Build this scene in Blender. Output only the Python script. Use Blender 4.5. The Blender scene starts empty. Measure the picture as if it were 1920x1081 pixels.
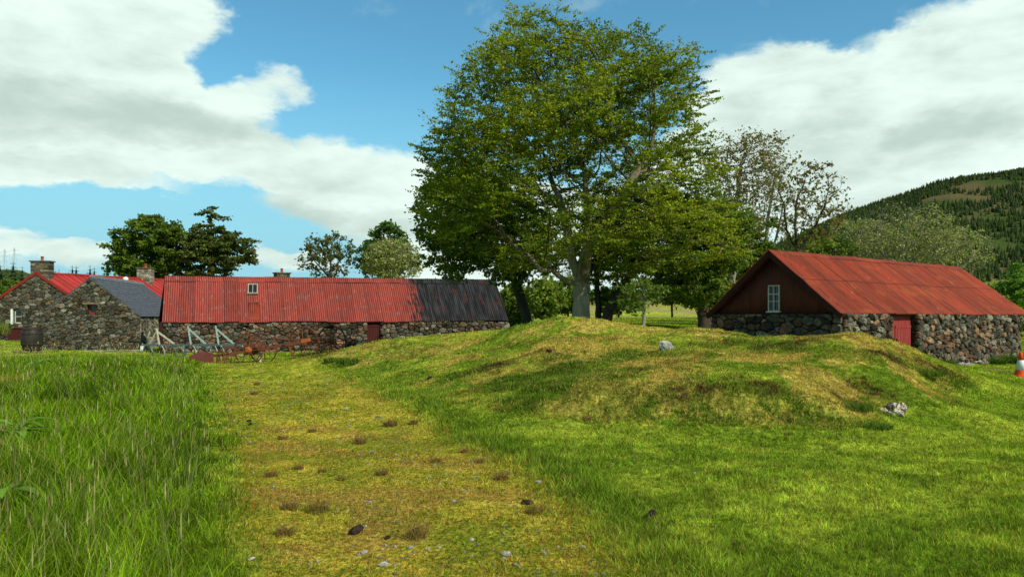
import bpy, math, random
import numpy as np
from mathutils import Vector
rng = np.random.default_rng(7)
random.seed(7)
S = bpy.context.scene
COL = S.collection

# ------------------------------------------------------------------ camera
F = 1400.0 / 1920.0          # focal length in picture widths
EYE = 1.65
HOR = 592.0                  # eye level, in the 1920 px frame
cam = bpy.data.cameras.new('camera')
cam.sensor_width = 36.0
cam.lens = 36.0 * F
cam.shift_y = (HOR - 540.5) / 1920.0
cam.clip_start = 0.1
cam.clip_end = 5000
camo = bpy.data.objects.new('camera', cam)
camo.location = (0, 0, EYE)
camo.rotation_euler = (math.radians(90), 0, 0)
COL.objects.link(camo)
S.camera = camo

# ------------------------------------------------------------------ light
SUN = Vector((0.60, -0.60, 0.73)).normalized()      # towards the sun
SUN_EL = math.asin(SUN.z)
SUN_AZ = math.atan2(SUN.x, SUN.y)
sl = bpy.data.lights.new('sun', 'SUN')
sl.energy = 5.0
sl.angle = math.radians(0.53)
sl.color = (1.0, 0.93, 0.77)
so = bpy.data.objects.new('sun', sl)
so.rotation_euler = (-SUN).to_track_quat('-Z', 'Y').to_euler()
so.location = SUN * 50
COL.objects.link(so)
S.view_settings.view_transform = 'Standard'
S.view_settings.look = 'None'
S.view_settings.exposure = 0.0
S.view_settings.gamma = 1.0

W = bpy.data.worlds.new('World')
S.world = W
W.use_nodes = True


class NT:
    """tiny node-graph writer"""
    def __init__(s, tree):
        s.t = tree
        s.n = tree.nodes
        s.l = tree.links

    def node(s, kind, **kw):
        n = s.n.new(kind)
        for k, v in kw.items():
            setattr(n, k, v)
        return n

    def put(s, sock, v):
        if isinstance(v, bpy.types.NodeSocket):
            s.l.new(v, sock)
        elif v is not None:
            sock.default_value = v

    def m(s, op, a, b=None, c=None, clamp=False):
        n = s.node('ShaderNodeMath', operation=op)
        n.use_clamp = clamp
        for i, v in enumerate((a, b, c)):
            if v is not None:
                s.put(n.inputs[i], v)
        return n.outputs[0]

    def mix(s, f, a, b, mode='MIX'):
        n = s.node('ShaderNodeMix', data_type='RGBA', blend_type=mode)
        s.put(n.inputs[0], f)
        for i, v in ((6, a), (7, b)):
            if not isinstance(v, bpy.types.NodeSocket):
                v = (v[0], v[1], v[2], 1.0)
            s.put(n.inputs[i], v)
        return n.outputs[2]

    def noise(s, vec, scale, detail=4, rough=0.55, dist=0.0):
        n = s.node('ShaderNodeTexNoise')
        if vec is not None:
            s.l.new(vec, n.inputs['Vector'])
        n.inputs['Scale'].default_value = scale
        n.inputs['Detail'].default_value = detail
        n.inputs['Roughness'].default_value = rough
        n.inputs['Distortion'].default_value = dist
        return n.outputs['Fac']

    def ramp(s, f, lo, hi, a=0.0, b=1.0):
        n = s.node('ShaderNodeMapRange', interpolation_type='SMOOTHSTEP')
        s.put(n.inputs[0], f)
        n.inputs[1].default_value = lo
        n.inputs[2].default_value = hi
        n.inputs[3].default_value = a
        n.inputs[4].default_value = b
        return n.outputs[0]

    def mapping(s, vec, scale=(1, 1, 1), loc=(0, 0, 0)):
        n = s.node('ShaderNodeMapping')
        s.l.new(vec, n.inputs[0])
        n.inputs['Scale'].default_value = scale
        n.inputs['Location'].default_value = loc
        return n.outputs[0]


def build_world():
    g = NT(W.node_tree)
    bg = W.node_tree.nodes['Background']
    sky = g.node('ShaderNodeTexSky', sky_type='NISHITA')
    sky.sun_disc = False
    sky.sun_elevation = SUN_EL
    sky.sun_rotation = SUN_AZ
    sky.air_density = 1.0
    sky.dust_density = 0.6
    sky.ozone_density = 1.6
    tc = g.node('ShaderNodeTexCoord')
    sep = g.node('ShaderNodeSeparateXYZ')
    g.l.new(tc.outputs['Generated'], sep.inputs[0])
    x, y, z = sep.outputs
    az = g.m('ARCTAN2', x, y)
    el = g.m('ARCSINE', z)
    # warp so that the outlines billow
    vec = tc.outputs['Generated']
    w1 = g.m('SUBTRACT', g.noise(g.mapping(vec, (1, 1, 1.8)), 5.0, 6, 0.6), 0.5)
    w2 = g.m('SUBTRACT', g.noise(g.mapping(vec, (1, 1, 1.8), (3.1, 1.7, 4.2)), 5.0, 6, 0.6), 0.5)
    azw = g.m('ADD', az, g.m('MULTIPLY', w1, 0.22))
    elw = g.m('ADD', el, g.m('MULTIPLY', w2, 0.12))

    def ang(px, py):
        u = (px - 960) / 1400.0
        v = (HOR - py) / 1400.0
        return math.atan(u), math.atan(v / math.sqrt(1 + u * u))
    blobs = [  # px, py, rx, ry, weight
        (60, 120, 330, 250, 1.3), (250, 60, 140, 190, 1.0), (300, 215, 200, 95, 1.0),
        (490, 158, 60, 42, .8), (400, 190, 90, 40, .7), (60, 250, 320, 62, .9),
        (430, 300, 210, 52, 1.2), (660, 355, 200, 75, 1.2), (590, 268, 70, 26, .55),
        (900, 430, 260, 120, 1.1), (150, 482, 130, 26, .7), (540, 490, 75, 36, .9),
        (760, 470, 110, 60, .9), (1120, 470, 260, 130, 1.0), (-250, 200, 330, 330, 1.2),
        (1480, 190, 160, 105, 1.3), (1640, 190, 240, 115, 1.2), (1500, 300, 300, 110, 1.3),
        (1830, 90, 150, 85, 1.3), (1850, 300, 230, 130, 1.2), (2150, 200, 300, 260, 1.2),
        (1330, 330, 170, 110, .9), (1700, 420, 320, 110, 1.1),
        (120, 398, 200, 50, -1.6), (520, 452, 110, 26, -.9), (400, 90, 60, 80, -.5),
    ]
    acc = None
    for px, py, rx, ry, wt in blobs:
        a0, e0 = ang(px, py)
        ra, re = rx / 1400.0, ry / 1400.0
        da = g.m('MULTIPLY', g.m('SUBTRACT', azw, a0), 1 / ra)
        de = g.m('MULTIPLY', g.m('SUBTRACT', elw, e0), 1 / re)
        r2 = g.m('ADD', g.m('MULTIPLY', da, da), g.m('MULTIPLY', de, de))
        b = g.m('MULTIPLY', g.m('MAXIMUM', g.m('SUBTRACT', 1.0, r2), 0.0), wt)
        acc = b if acc is None else g.m('ADD', acc, b)
    fine = g.m('SUBTRACT', g.noise(g.mapping(vec, (1, 1, 1.7), (7, 2, 1)), 9.0, 8, 0.62, 0.4), 0.5)
    # behind the camera: free clouds
    free = g.m('MULTIPLY', g.ramp(y, 0.25, -0.1), g.ramp(g.noise(g.mapping(vec, (1, 1, 2.2), (9, 9, 2)), 2.4, 6, .6), .50, .66))
    dens = g.m('ADD', g.m('ADD', acc, free), g.m('MULTIPLY', fine, 1.25))
    mask = g.ramp(dens, 0.06, 0.80)
    # brightness inside the clouds: thick = white, undersides greyer
    sh = g.noise(g.mapping(vec, (1, 1, 3.0), (2, 5, 8)), 4.5, 6, 0.55, 0.3)
    sh2 = g.noise(g.mapping(vec, (1, 1, 2.6), (5, 1, 3)), 13.0, 5, 0.6, 0.2)
    dark = None
    for px, py, rx, ry, wt in ((90, 205, 300, 60, 1.0), (330, 235, 200, 40, .6), (560, 405, 300, 45, 1.0), (30, 310, 200, 30, .5), (820, 400, 140, 50, .6),
                               (1600, 300, 260, 60, .8), (1480, 235, 150, 40, .5), (1840, 230, 200, 40, .6), (1700, 380, 300, 40, .7), (1750, 110, 60, 30, .4)):
        a0, e0 = ang(px, py)
        da = g.m('MULTIPLY', g.m('SUBTRACT', azw, a0), 1400.0 / rx)
        de = g.m('MULTIPLY', g.m('SUBTRACT', elw, e0), 1400.0 / ry)
        b = g.m('MULTIPLY', g.m('MAXIMUM', g.m('SUBTRACT', 1.0, g.m('ADD', g.m('MULTIPLY', da, da), g.m('MULTIPLY', de, de))), 0.0), wt)
        dark = b if dark is None else g.m('ADD', dark, b)
    n3 = g.m('ADD', g.m('MULTIPLY', sh, 0.6), g.m('MULTIPLY', sh2, 0.4))
    t = g.ramp(g.m('SUBTRACT', g.m('ADD', g.m('MULTIPLY', g.m('SUBTRACT', n3, .5), 3.2), .70), g.m('MULTIPLY', dark, .62)), -.25, 1.05)
    t_old = g.ramp(g.m('ADD', g.m('ADD', g.m('MULTIPLY', sh, 0.70), g.m('MULTIPLY', sh2, 0.30)), g.ramp(dens, 1.6, .5, -.035, .06)), 0.43, 0.60)
    cloud = g.mix(t, (5.3, 6.7, 6.1), (8.7, 10.3, 9.5))
    tint = g.mix(g.ramp(el, .40, .75), (0.80, 1.53, 1.52), (.75, .9, .9))
    blue = g.mix(1.0, sky.outputs[0], tint, 'MULTIPLY')
    # low sky is milkier
    blue = g.mix(g.ramp(el, 0.34, 0.04, 0.0, 0.92), blue, (3.2, 6.5, 7.8))
    out = g.mix(mask, blue, cloud)
    g.l.new(out, bg.inputs['Color'])
    bg.inputs['Strength'].default_value = 0.10


build_world()


# ------------------------------------------------------------------ helpers
def P(px, py, d):
    """a point seen at (px, py) of the 1920 px picture, d metres out"""
    return Vector(((px - 960) / 1400.0 * d, d, EYE + (HOR - py) / 1400.0 * d))


def tag(o, label=None, cat=None, group=None, kind=None):
    if label: o['label'] = label
    if cat: o['category'] = cat
    if group: o['group'] = group
    if kind: o['kind'] = kind
    return o


def empty(name, loc=(0, 0, 0), rz=0.0):
    o = bpy.data.objects.new(name, None)
    o.location = loc
    o.rotation_euler = (0, 0, rz)
    o.empty_display_size = 0.2
    COL.objects.link(o)
    return o


def link(name, me, mat, parent=None):
    if mat is not None:
        me.materials.append(mat)
    o = bpy.data.objects.new(name, me)
    COL.objects.link(o)
    if parent is not None:
        o.parent = parent
    return o


def np_mesh(name, V, faces, mat=None, parent=None, col=None, uv=None, smooth=False, fcol=None):
    """V (n,3); faces: list of int arrays (k,m) for m-gons; col (n,3) point colour"""
    me = bpy.data.meshes.new(name)
    V = np.asarray(V, dtype=np.float32)
    if not isinstance(faces, (list, tuple)):
        faces = [faces]
    faces = [np.asarray(f, dtype=np.int32) for f in faces if len(f)]
    loops = np.concatenate([f.ravel() for f in faces])
    totals = np.concatenate([np.full(len(f), f.shape[1], dtype=np.int32) for f in faces])
    starts = np.concatenate([[0], np.cumsum(totals)[:-1]]).astype(np.int32)
    me.vertices.add(len(V))
    me.vertices.foreach_set('co', V.ravel())
    me.loops.add(len(loops))
    me.loops.foreach_set('vertex_index', loops)
    me.polygons.add(len(totals))
    me.polygons.foreach_set('loop_start', starts)
    me.polygons.foreach_set('loop_total', totals)
    me.polygons.foreach_set('use_smooth', np.full(len(totals), smooth, dtype=bool))
    if col is not None:
        a = me.color_attributes.new('Col', 'FLOAT_COLOR', 'POINT')
        c = np.ones((len(V), 4), dtype=np.float32)
        c[:, :3] = col
        a.data.foreach_set('color', c.ravel())
    if uv is not None:
        u = me.uv_layers.new(name='UVMap')
        u.data.foreach_set('uv', np.asarray(uv, dtype=np.float32)[loops].ravel())
    me.update(calc_edges=True)
    return link(name, me, mat, parent)


class MB:
    """collects shapes into one mesh"""
    def __init__(s):
        s.v = []
        s.f = []

    def add(s, vs, fs):
        b = len(s.v)
        s.v += [tuple(v) for v in vs]
        s.f += [tuple(i + b for i in f) for f in fs]

    def hexa(s, p):   # 8 corners: 4 bottom (ccw), 4 top
        s.add(p, [(0, 3, 2, 1), (4, 5, 6, 7), (0, 1, 5, 4), (1, 2, 6, 5), (2, 3, 7, 6), (3, 0, 4, 7)])

    def box(s, c, size, ax=None):
        c = Vector(c)
        X, Y, Z = ax if ax else (Vector((1, 0, 0)), Vector((0, 1, 0)), Vector((0, 0, 1)))
        a, b, d = X * size[0] / 2, Y * size[1] / 2, Z * size[2] / 2
        s.hexa([c - a - b - d, c + a - b - d, c + a + b - d, c - a + b - d,
                c - a - b + d, c + a - b + d, c + a + b + d, c - a + b + d])

    def bar(s, p, q, w, h=None, up=(0, 0, 1)):
        p, q = Vector(p), Vector(q)
        h = h or w
        z = (q - p)
        L = z.length
        z.normalize()
        u = Vector(up)
        if abs(z.dot(u)) > .95: u = Vector((0, 1, 0))
        x = z.cross(u).normalized()
        y = x.cross(z)
        s.box((p + q) / 2, (w, L, h), (x, z, y))

    def tube(s, pts, r, n=8, cap=True):
        pts = [Vector(p) for p in pts]
        rs = r if isinstance(r, (list, tuple)) else [r] * len(pts)
        base = len(s.v)
        up = Vector((0.13, 0.21, 0.97))
        closed = (pts[0] - pts[-1]).length < 1e-6
        for i, p in enumerate(pts):
            a = pts[max(i - 1, 0)]
            b = pts[min(i + 1, len(pts) - 1)]
            if closed and i in (0, len(pts) - 1):
                a, b = pts[-2], pts[1]
            d = (b - a).normalized()
            u = up if abs(d.dot(up)) < .9 else Vector((1, .1, 0))
            x = d.cross(u).normalized()
            y = x.cross(d)
            for k in range(n):
                t = 2 * math.pi * k / n
                s.v.append(tuple(p + (x * math.cos(t) + y * math.sin(t)) * rs[i]))
        for i in range(len(pts) - 1):
            for k in range(n):
                a = base + i * n + k
                b = base + i * n + (k + 1) % n
                s.f.append((a, b, b + n, a + n))
        if cap and not closed:
            s.f.append(tuple(base + k for k in range(n))[::-1])
            s.f.append(tuple(base + (len(pts) - 1) * n + k for k in range(n)))

    def ring(s, c, r, tr, axis, n=32, m=6):
        c, ax = Vector(c), Vector(axis).normalized()
        u = ax.orthogonal().normalized()
        w = ax.cross(u)
        s.tube([c + (u * math.cos(2 * math.pi * k / n) + w * math.sin(2 * math.pi * k / n)) * r for k in range(n)] +
               [c + u * r], tr, m, False)

    def lathe(s, prof, c=(0, 0, 0), n=24):
        c = Vector(c)
        base = len(s.v)
        for (r, z) in prof:
            for k in range(n):
                t = 2 * math.pi * k / n
                s.v.append((c.x + r * math.cos(t), c.y + r * math.sin(t), c.z + z))
        for i in range(len(prof) - 1):
            for k in range(n):
                a = base + i * n + k
                b = base + i * n + (k + 1) % n
                s.f.append((a, b, b + n, a + n))
        s.f.append(tuple(base + k for k in range(n))[::-1])
        s.f.append(tuple(base + (len(prof) - 1) * n + k for k in range(n)))

    def build(s, name, mat, parent=None, smooth=False):
        me = bpy.data.meshes.new(name)
        me.from_pydata(s.v, [], s.f)
        if smooth:
            me.polygons.foreach_set('use_smooth', [True] * len(me.polygons))
        me.update()
        return link(name, me, mat, parent)


def ordinal(n):
    return ['first', 'second', 'third', 'fourth', 'fifth', 'sixth', 'seventh', 'eighth', 'ninth', 'tenth', 'eleventh', 'twelfth', 'thirteenth', 'fourteenth', 'fifteenth', 'sixteenth'][n]


def copy_tree(o, parent=None):
    c = o.copy()
    COL.objects.link(c)
    c.parent = parent
    for ch in list(o.children):
        copy_tree(ch, c)
    return c


# lattice noise
LAT = rng.random((256, 256))


def vnoise(x, y, seed=0):
    x = np.asarray(x, float) + seed * 17.31
    y = np.asarray(y, float) + seed * 9.73
    xi = np.floor(x).astype(int)
    yi = np.floor(y).astype(int)
    fx = x - xi
    fy = y - yi
    fx = fx * fx * (3 - 2 * fx)
    fy = fy * fy * (3 - 2 * fy)
    a = LAT[xi & 255, yi & 255]
    b = LAT[(xi + 1) & 255, yi & 255]
    c = LAT[xi & 255, (yi + 1) & 255]
    d = LAT[(xi + 1) & 255, (yi + 1) & 255]
    return (a * (1 - fx) + b * fx) * (1 - fy) + (c * (1 - fx) + d * fx) * fy


def fbm(x, y, seed=0, oct=4, gain=.5):
    s, a, t = 0, 1, 0
    for k in range(oct):
        s = s + a * vnoise(np.asarray(x) * 2.03 ** k, np.asarray(y) * 2.03 ** k, seed + k * 3)
        t += a
        a *= gain
    return s / t


def sst(a, b, x):
    t = np.clip((np.asarray(x, float) - a) / (b - a), 0, 1)
    return t * t * (3 - 2 * t)


# ------------------------------------------------------------------ materials
def mat_new(name):
    m = bpy.data.materials.new(name)
    m.use_nodes = True
    g = NT(m.node_tree)
    b = m.node_tree.nodes['Principled BSDF']
    return m, g, b


def bump(g, b, h, strength=0.4, dist=0.02):
    n = g.node('ShaderNodeBump')
    n.inputs['Strength'].default_value = strength
    n.inputs['Distance'].default_value = dist
    g.l.new(h, n.inputs['Height'])
    g.l.new(n.outputs[0], b.inputs['Normal'])


def simple(name, c1, c2, scale=8, rough=.8, metal=0, bmp=.3, stretch=(1, 1, 1), c3=None, dist=.01, c3t=(.55, .68)):
    m, g, b = mat_new(name)
    tc = g.node('ShaderNodeTexCoord')
    v = g.mapping(tc.outputs['Object'], stretch)
    n = g.noise(v, scale, 6, .65)
    c = g.mix(g.ramp(n, .35, .65), c1, c2)
    if c3:
        n3 = g.noise(g.mapping(tc.outputs['Object'], stretch, (4, 7, 2)), scale * 2.7, 5, .7)
        c = g.mix(g.ramp(n3, *c3t), c, c3)
    g.l.new(c, b.inputs['Base Color'])
    b.inputs['Roughness'].default_value = rough
    b.inputs['Metallic'].default_value = metal
    b.inputs['Specular IOR Level'].default_value = .15
    bump(g, b, n, bmp, dist)
    return m


def attr_mat(name, rough=.9, trans=0.0, spec=.2, nscale=0, namp=.4, bmp=0, tint=(1, 1, 1)):
    """colour comes from the per-vertex 'Col' of the thing itself"""
    m, g, b = mat_new(name)
    at = g.node('ShaderNodeVertexColor', layer_name='Col')
    c = at.outputs[0]
    if nscale:
        tc = g.node('ShaderNodeTexCoord')
        n = g.noise(tc.outputs['Object'], nscale, 6, .7)
        v = g.ramp(n, .25, .75, 1 - namp, 1 + namp)
        comb = g.node('ShaderNodeCombineColor')
        for i in range(3): g.l.new(v, comb.inputs[i])
        c = g.mix(1.0, c, comb.outputs[0], 'MULTIPLY')
        if bmp: bump(g, b, n, bmp, .03)
    g.l.new(c, b.inputs['Base Color'])
    b.inputs['Roughness'].default_value = rough
    b.inputs['Specular IOR Level'].default_value = spec
    if trans:
        tr = g.node('ShaderNodeBsdfTranslucent')
        c2 = g.mix(1.0, c, (1.25, 1.3, .55), 'MULTIPLY')
        g.l.new(c2, tr.inputs[0])
        mx = g.node('ShaderNodeMixShader')
        mx.inputs[0].default_value = trans
        g.l.new(b.outputs[0], mx.inputs[1])
        g.l.new(tr.outputs[0], mx.inputs[2])
        out = [n for n in g.n if n.type == 'OUTPUT_MATERIAL'][0]
        g.l.new(mx.outputs[0], out.inputs[0])
    return m


def stone_mat(name):
    m, g, b = mat_new(name)
    at = g.node('ShaderNodeVertexColor', layer_name='Col')
    tc = g.node('ShaderNodeTexCoord')
    o = tc.outputs['Object']
    n = g.noise(o, 9, 8, .72)
    v = g.ramp(n, .30, .70, .38, 1.55)
    comb = g.node('ShaderNodeCombineColor')
    for i in range(3): g.l.new(v, comb.inputs[i])
    c = g.mix(1.0, at.outputs[0], comb.outputs[0], 'MULTIPLY')
    l1 = g.ramp(g.noise(g.mapping(o, (1, 1, 1), (3, 3, 3)), 14, 6, .7), .60, .67)       # pale lichen
    c = g.mix(g.m('MULTIPLY', l1, .5), c, (.30, .31, .25))
    l2 = g.ramp(g.noise(g.mapping(o, (1, 1, 1), (8, 1, 5)), 3.2, 6, .7), .56, .66)       # moss and damp
    c = g.mix(g.m('MULTIPLY', l2, .55), c, (.055, .062, .022))
    g.l.new(c, b.inputs['Base Color'])
    b.inputs['Roughness'].default_value = .95
    b.inputs['Specular IOR Level'].default_value = .05
    bump(g, b, n, .8, .03)
    return m


def roof_mat(name, red, red2, rust, grey, tar=False, worn=.66, pitch=.12, seam=None):
    """painted corrugated iron; UV = metres along, metres down the slope"""
    m, g, b = mat_new(name)
    uv = g.node('ShaderNodeUVMap', uv_map='UVMap').outputs[0]
    n1 = g.noise(g.mapping(uv, (1, .25, 1)), 1.1, 5, .6)
    c = g.mix(g.ramp(n1, .35, .65), red, red2)
    # streaks running down the slope
    st = g.noise(g.mapping(uv, (6, .45, 1), (3, 1, 0)), 1.6, 6, .7)
    c = g.mix(g.ramp(st, .48, .64, 0, .85), c, rust)
    sp = g.noise(g.mapping(uv, (3.2, 1.3, 1), (9, 4, 0)), 1.5, 8, .75)
    c = g.mix(g.ramp(sp, worn, worn + .05, 0, .85), c, grey)
    sep = g.node('ShaderNodeSeparateXYZ')
    g.l.new(uv, sep.inputs[0])
    # every sheet aged a little differently
    sheet = g.m('FLOOR', g.m('MULTIPLY', sep.outputs[0], 1 / .8))
    wn = g.node('ShaderNodeTexWhiteNoise', noise_dimensions='1D')
    g.l.new(sheet, wn.inputs['W'])
    vv = g.m('ADD', .82, g.m('MULTIPLY', wn.outputs[0], .36))
    comb = g.node('ShaderNodeCombineColor')
    for i in range(3): g.l.new(vv, comb.inputs[i])
    c = g.mix(.8, c, comb.outputs[0], 'MULTIPLY')
    if seam:
        og = g.ramp(g.noise(g.mapping(uv, (.5, .7, 1), (2, 6, 0)), 1.3, 5, .6), .52, .68, 0, .42)
        c = g.mix(og, c, (.36, .085, .020))
        sm = g.ramp(g.m('ABSOLUTE', g.m('SUBTRACT', g.m('ADD', sep.outputs[1], g.m('MULTIPLY', g.noise(g.mapping(uv, (1.2, 0, 1)), 1.0, 3), .06)), seam)), .012, .05, .65, 0)
        c = g.mix(sm, c, (.05, .014, .008))
    # shade of the corrugation valleys painted into the colour; darker line at laps
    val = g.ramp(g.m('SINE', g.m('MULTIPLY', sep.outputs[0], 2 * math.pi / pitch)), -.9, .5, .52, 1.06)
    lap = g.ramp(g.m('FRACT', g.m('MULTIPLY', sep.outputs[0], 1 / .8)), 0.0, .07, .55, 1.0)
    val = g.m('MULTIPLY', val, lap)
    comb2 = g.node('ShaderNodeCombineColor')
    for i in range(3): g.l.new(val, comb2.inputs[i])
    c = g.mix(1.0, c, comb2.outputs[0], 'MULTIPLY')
    if tar:   # bitumen on the far end, boundary running ragged down the slope
        wob = g.m('MULTIPLY', g.m('SUBTRACT', g.noise(g.mapping(uv, (.8, 1.3, 1)), 1.6, 4, .6), .5), 1.5)
        edge = g.m('ADD', g.m('SUBTRACT', sep.outputs[0], 14.0), wob)
        t = g.ramp(g.m('ADD', edge, g.m('MULTIPLY', g.m('SUBTRACT', st, .5), 4.0)), -.45, .45)
        bk = g.mix(g.ramp(g.noise(g.mapping(uv, (5, .35, 1), (1, 8, 0)), 1.3, 6, .7), .42, .66), (.009, .009, .010), (.042, .043, .046))
        bk = g.mix(g.ramp(g.noise(g.mapping(uv, (1.2, .6, 1), (5, 2, 0)), 1.0, 5, .6), .57, .64, 0, .8), bk, (.07, .020, .014))
        c = g.mix(t, c, bk)
    g.l.new(c, b.inputs['Base Color'])
    b.inputs['Roughness'].default_value = .75
    b.inputs['Specular IOR Level'].default_value = .18
    return m


M_STONE = stone_mat('dry stone')
M_MORTAR = simple('dark joints', (.02, .018, .014), (.05, .045, .035), 12, .95)
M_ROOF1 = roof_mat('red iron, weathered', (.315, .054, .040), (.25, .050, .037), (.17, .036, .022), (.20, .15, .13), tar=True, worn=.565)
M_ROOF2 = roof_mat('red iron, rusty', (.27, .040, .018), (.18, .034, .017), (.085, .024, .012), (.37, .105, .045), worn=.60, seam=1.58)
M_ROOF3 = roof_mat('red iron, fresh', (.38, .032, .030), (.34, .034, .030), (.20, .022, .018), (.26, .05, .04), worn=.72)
M_GABLE = simple('brown iron', (.105, .030, .020), (.065, .024, .015), 2.2, .75, 0, .2, (3, 3, .4), (.03, .02, .014))
M_FASCIA = simple('dark board', (.040, .012, .009), (.025, .012, .010), 4, .8)
M_REDFASCIA = simple('red board', (.23, .025, .02), (.16, .02, .015), 4, .7)
M_SLATE = simple('slate', (.055, .065, .078), (.095, .105, .12), 3.2, .6, 0, .4, (1, 1, 2.2), (.14, .14, .12))
M_RIDGE = simple('lead ridge', (.13, .15, .17), (.2, .21, .22), 5, .6)
M_DOOR = simple('red door paint', (.20, .022, .022), (.26, .045, .04), 2.5, .65, 0, .35, (6, 6, .5), (.10, .02, .014))
M_DOOR2 = simple('dark red door', (.075, .014, .012), (.05, .012, .010), 2.5, .7, 0, .35, (6, 6, .5))
M_FRAME = simple('cream window paint', (.50, .47, .36), (.36, .34, .26), 9, .6)
M_WHITE = simple('white paint', (.72, .76, .74), (.55, .6, .58), 9, .5)
M_POT = simple('terracotta', (.42, .10, .05), (.32, .07, .04), 6, .8)
M_RUST = simple('rust', (.17, .058, .030), (.10, .038, .024), 9, .85, .1, .5, (1, 1, 1), (.24, .085, .03))
M_RUSTHUB = simple('orange rust', (.42, .12, .03), (.26, .07, .02), 12, .85, 0, .4)
M_IRON = simple('black iron', (.022, .018, .016), (.055, .035, .026), 9, .7, .2, .3)
M_BLUE = simple('pale blue paint', (.33, .44, .42), (.24, .32, .30), 7, .7, 0, .2, (1, 1, 1), (.12, .10, .07))
M_TEAL = simple('grey blue paint', (.08, .12, .12), (.05, .07, .07), 7, .7, 0, .2, (1, 1, 1), (.10, .06, .04))
M_ORANGE = simple('cone orange', (.68, .075, .018), (.55, .06, .018), 6, .5, 0, .05)
M_BAND = simple('cone band', (.62, .68, .70), (.5, .55, .57), 6, .35, 0, .05)
M_DUNG = simple('dung', (.012, .009, .007), (.03, .022, .015), 14, .9, 0, .9)
M_ROCK = simple('white rock', (.42, .42, .38), (.20, .19, .16), 5, .9, 0, .8, (1, 1, 1), (.07, .07, .03), .03)
M_PEB = attr_mat('pebbles', .9, 0, .2, 30, .3)


def glass_mat():
    m, g, b = mat_new('window glass')
    b.inputs['Base Color'].default_value = (.015, .02, .022, 1)
    b.inputs['Roughness'].default_value = .08
    b.inputs['Specular IOR Level'].default_value = .6
    return m


M_GLASS = glass_mat()


def bark_mat(name, a, b_, c, scale=4):
    m, g, b = mat_new(name)
    at = g.node('ShaderNodeVertexColor', layer_name='Col')
    tc = g.node('ShaderNodeTexCoord')
    o = tc.outputs['Object']
    n = g.noise(g.mapping(o, (1, 1, .35)), scale, 8, .7)
    n2 = g.noise(g.mapping(o, (1, 1, .6), (3, 4, 5)), scale * .5, 5, .6)
    col = g.mix(g.ramp(n, .35, .65), a, b_)
    col = g.mix(g.ramp(n2, .5, .62), col, c)
    col = g.mix(1.0, col, at.outputs[0], 'MULTIPLY')
    g.l.new(col, b.inputs['Base Color'])
    b.inputs['Roughness'].default_value = .9
    b.inputs['Specular IOR Level'].default_value = .15
    bump(g, b, n, .7, .03)
    return m


M_BARK = bark_mat('beech bark', (.30, .26, .185), (.20, .17, .115), (.13, .095, .045))
M_BARKD = bark_mat('dark bark', (.070, .055, .038), (.040, .032, .022), (.065, .070, .028))
M_BARKL = bark_mat('lichen bark', (.26, .25, .19), (.17, .15, .11), (.22, .24, .13))
M_LEAF = attr_mat('leaves', .6, .38, .25)
M_GRASS = attr_mat('grass blades', .8, .33, .05)
M_NEEDLE = attr_mat('needles', .8, .15, .15)
M_GROUND = attr_mat('turf', 1, 0, .0, 11.0, .75, 1.0)
M_PATHM = attr_mat('mossy gravel', 1, 0, .0, 22.0, .8, 1.0)


# ------------------------------------------------------------------ terrain
CP = [  # px, py, distance: where the turf surface is seen
    (600, 664, 26), (700, 645, 24), (840, 634, 24), (950, 624, 23), (990, 608, 22), (1045, 599, 21), (1110, 603, 21),
    (1180, 615, 21), (1260, 622, 20.5), (1330, 623, 20), (1400, 630, 19.5), (1480, 633, 19), (1560, 630, 17.5), (1600, 627, 17),
    (1645, 632, 17), (1700, 655, 17.5), (1760, 680, 18.5), (1800, 690, 20), (1850, 695, 21), (1912, 706, 20.3),
    (1760, 683, 25.2), (1910, 672, 28.6), (1850, 760, 13.8),
    (1200, 790, 10.8), (1200, 735, 11.6), (1200, 690, 14), (1200, 650, 17.5),
    (1400, 800, 10.5), (1400, 742, 11.2), (1400, 690, 13.5), (1400, 650, 17),
    (1300, 728, 11.7), (1300, 796, 10.6), (1300, 660, 16),
    (1550, 745, 11.5), (1550, 690, 13.5), (1550, 650, 15.5), (1550, 825, 9.9),
    (1680, 765, 12.2), (1680, 718, 13.3), (1680, 680, 15), (1680, 815, 10.4), (1765, 742, 14.5), (1790, 718, 15.8),
    (1050, 740, 11.8), (1050, 790, 11), (1050, 690, 15), (1050, 640, 18.5),
    (900, 780, 12.1), (900, 728, 13.7), (900, 690, 16.5), (900, 650, 20.5),
    (750, 740, 15.6), (750, 700, 18.7), (750, 668, 22), (640, 700, 21.2), (640, 680, 23), (560, 676, 28),
    (550, 750, 14.6), (700, 900, 7.5), (450, 690, 23.5), (480, 682, 30), (560, 679, 30.5), (440, 668, 38),
    (1200, 1000, 5.66), (1500, 1000, 5.66), (1800, 950, 6.45), (1850, 850, 8.95), (1500, 870, 8.3), (1200, 850, 8.95), (1000, 830, 9.7),
    (200, 800, 11.1), (100, 700, 20), (250, 680, 26),
]
cp = [tuple(P(*c)) for c in CP]
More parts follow.
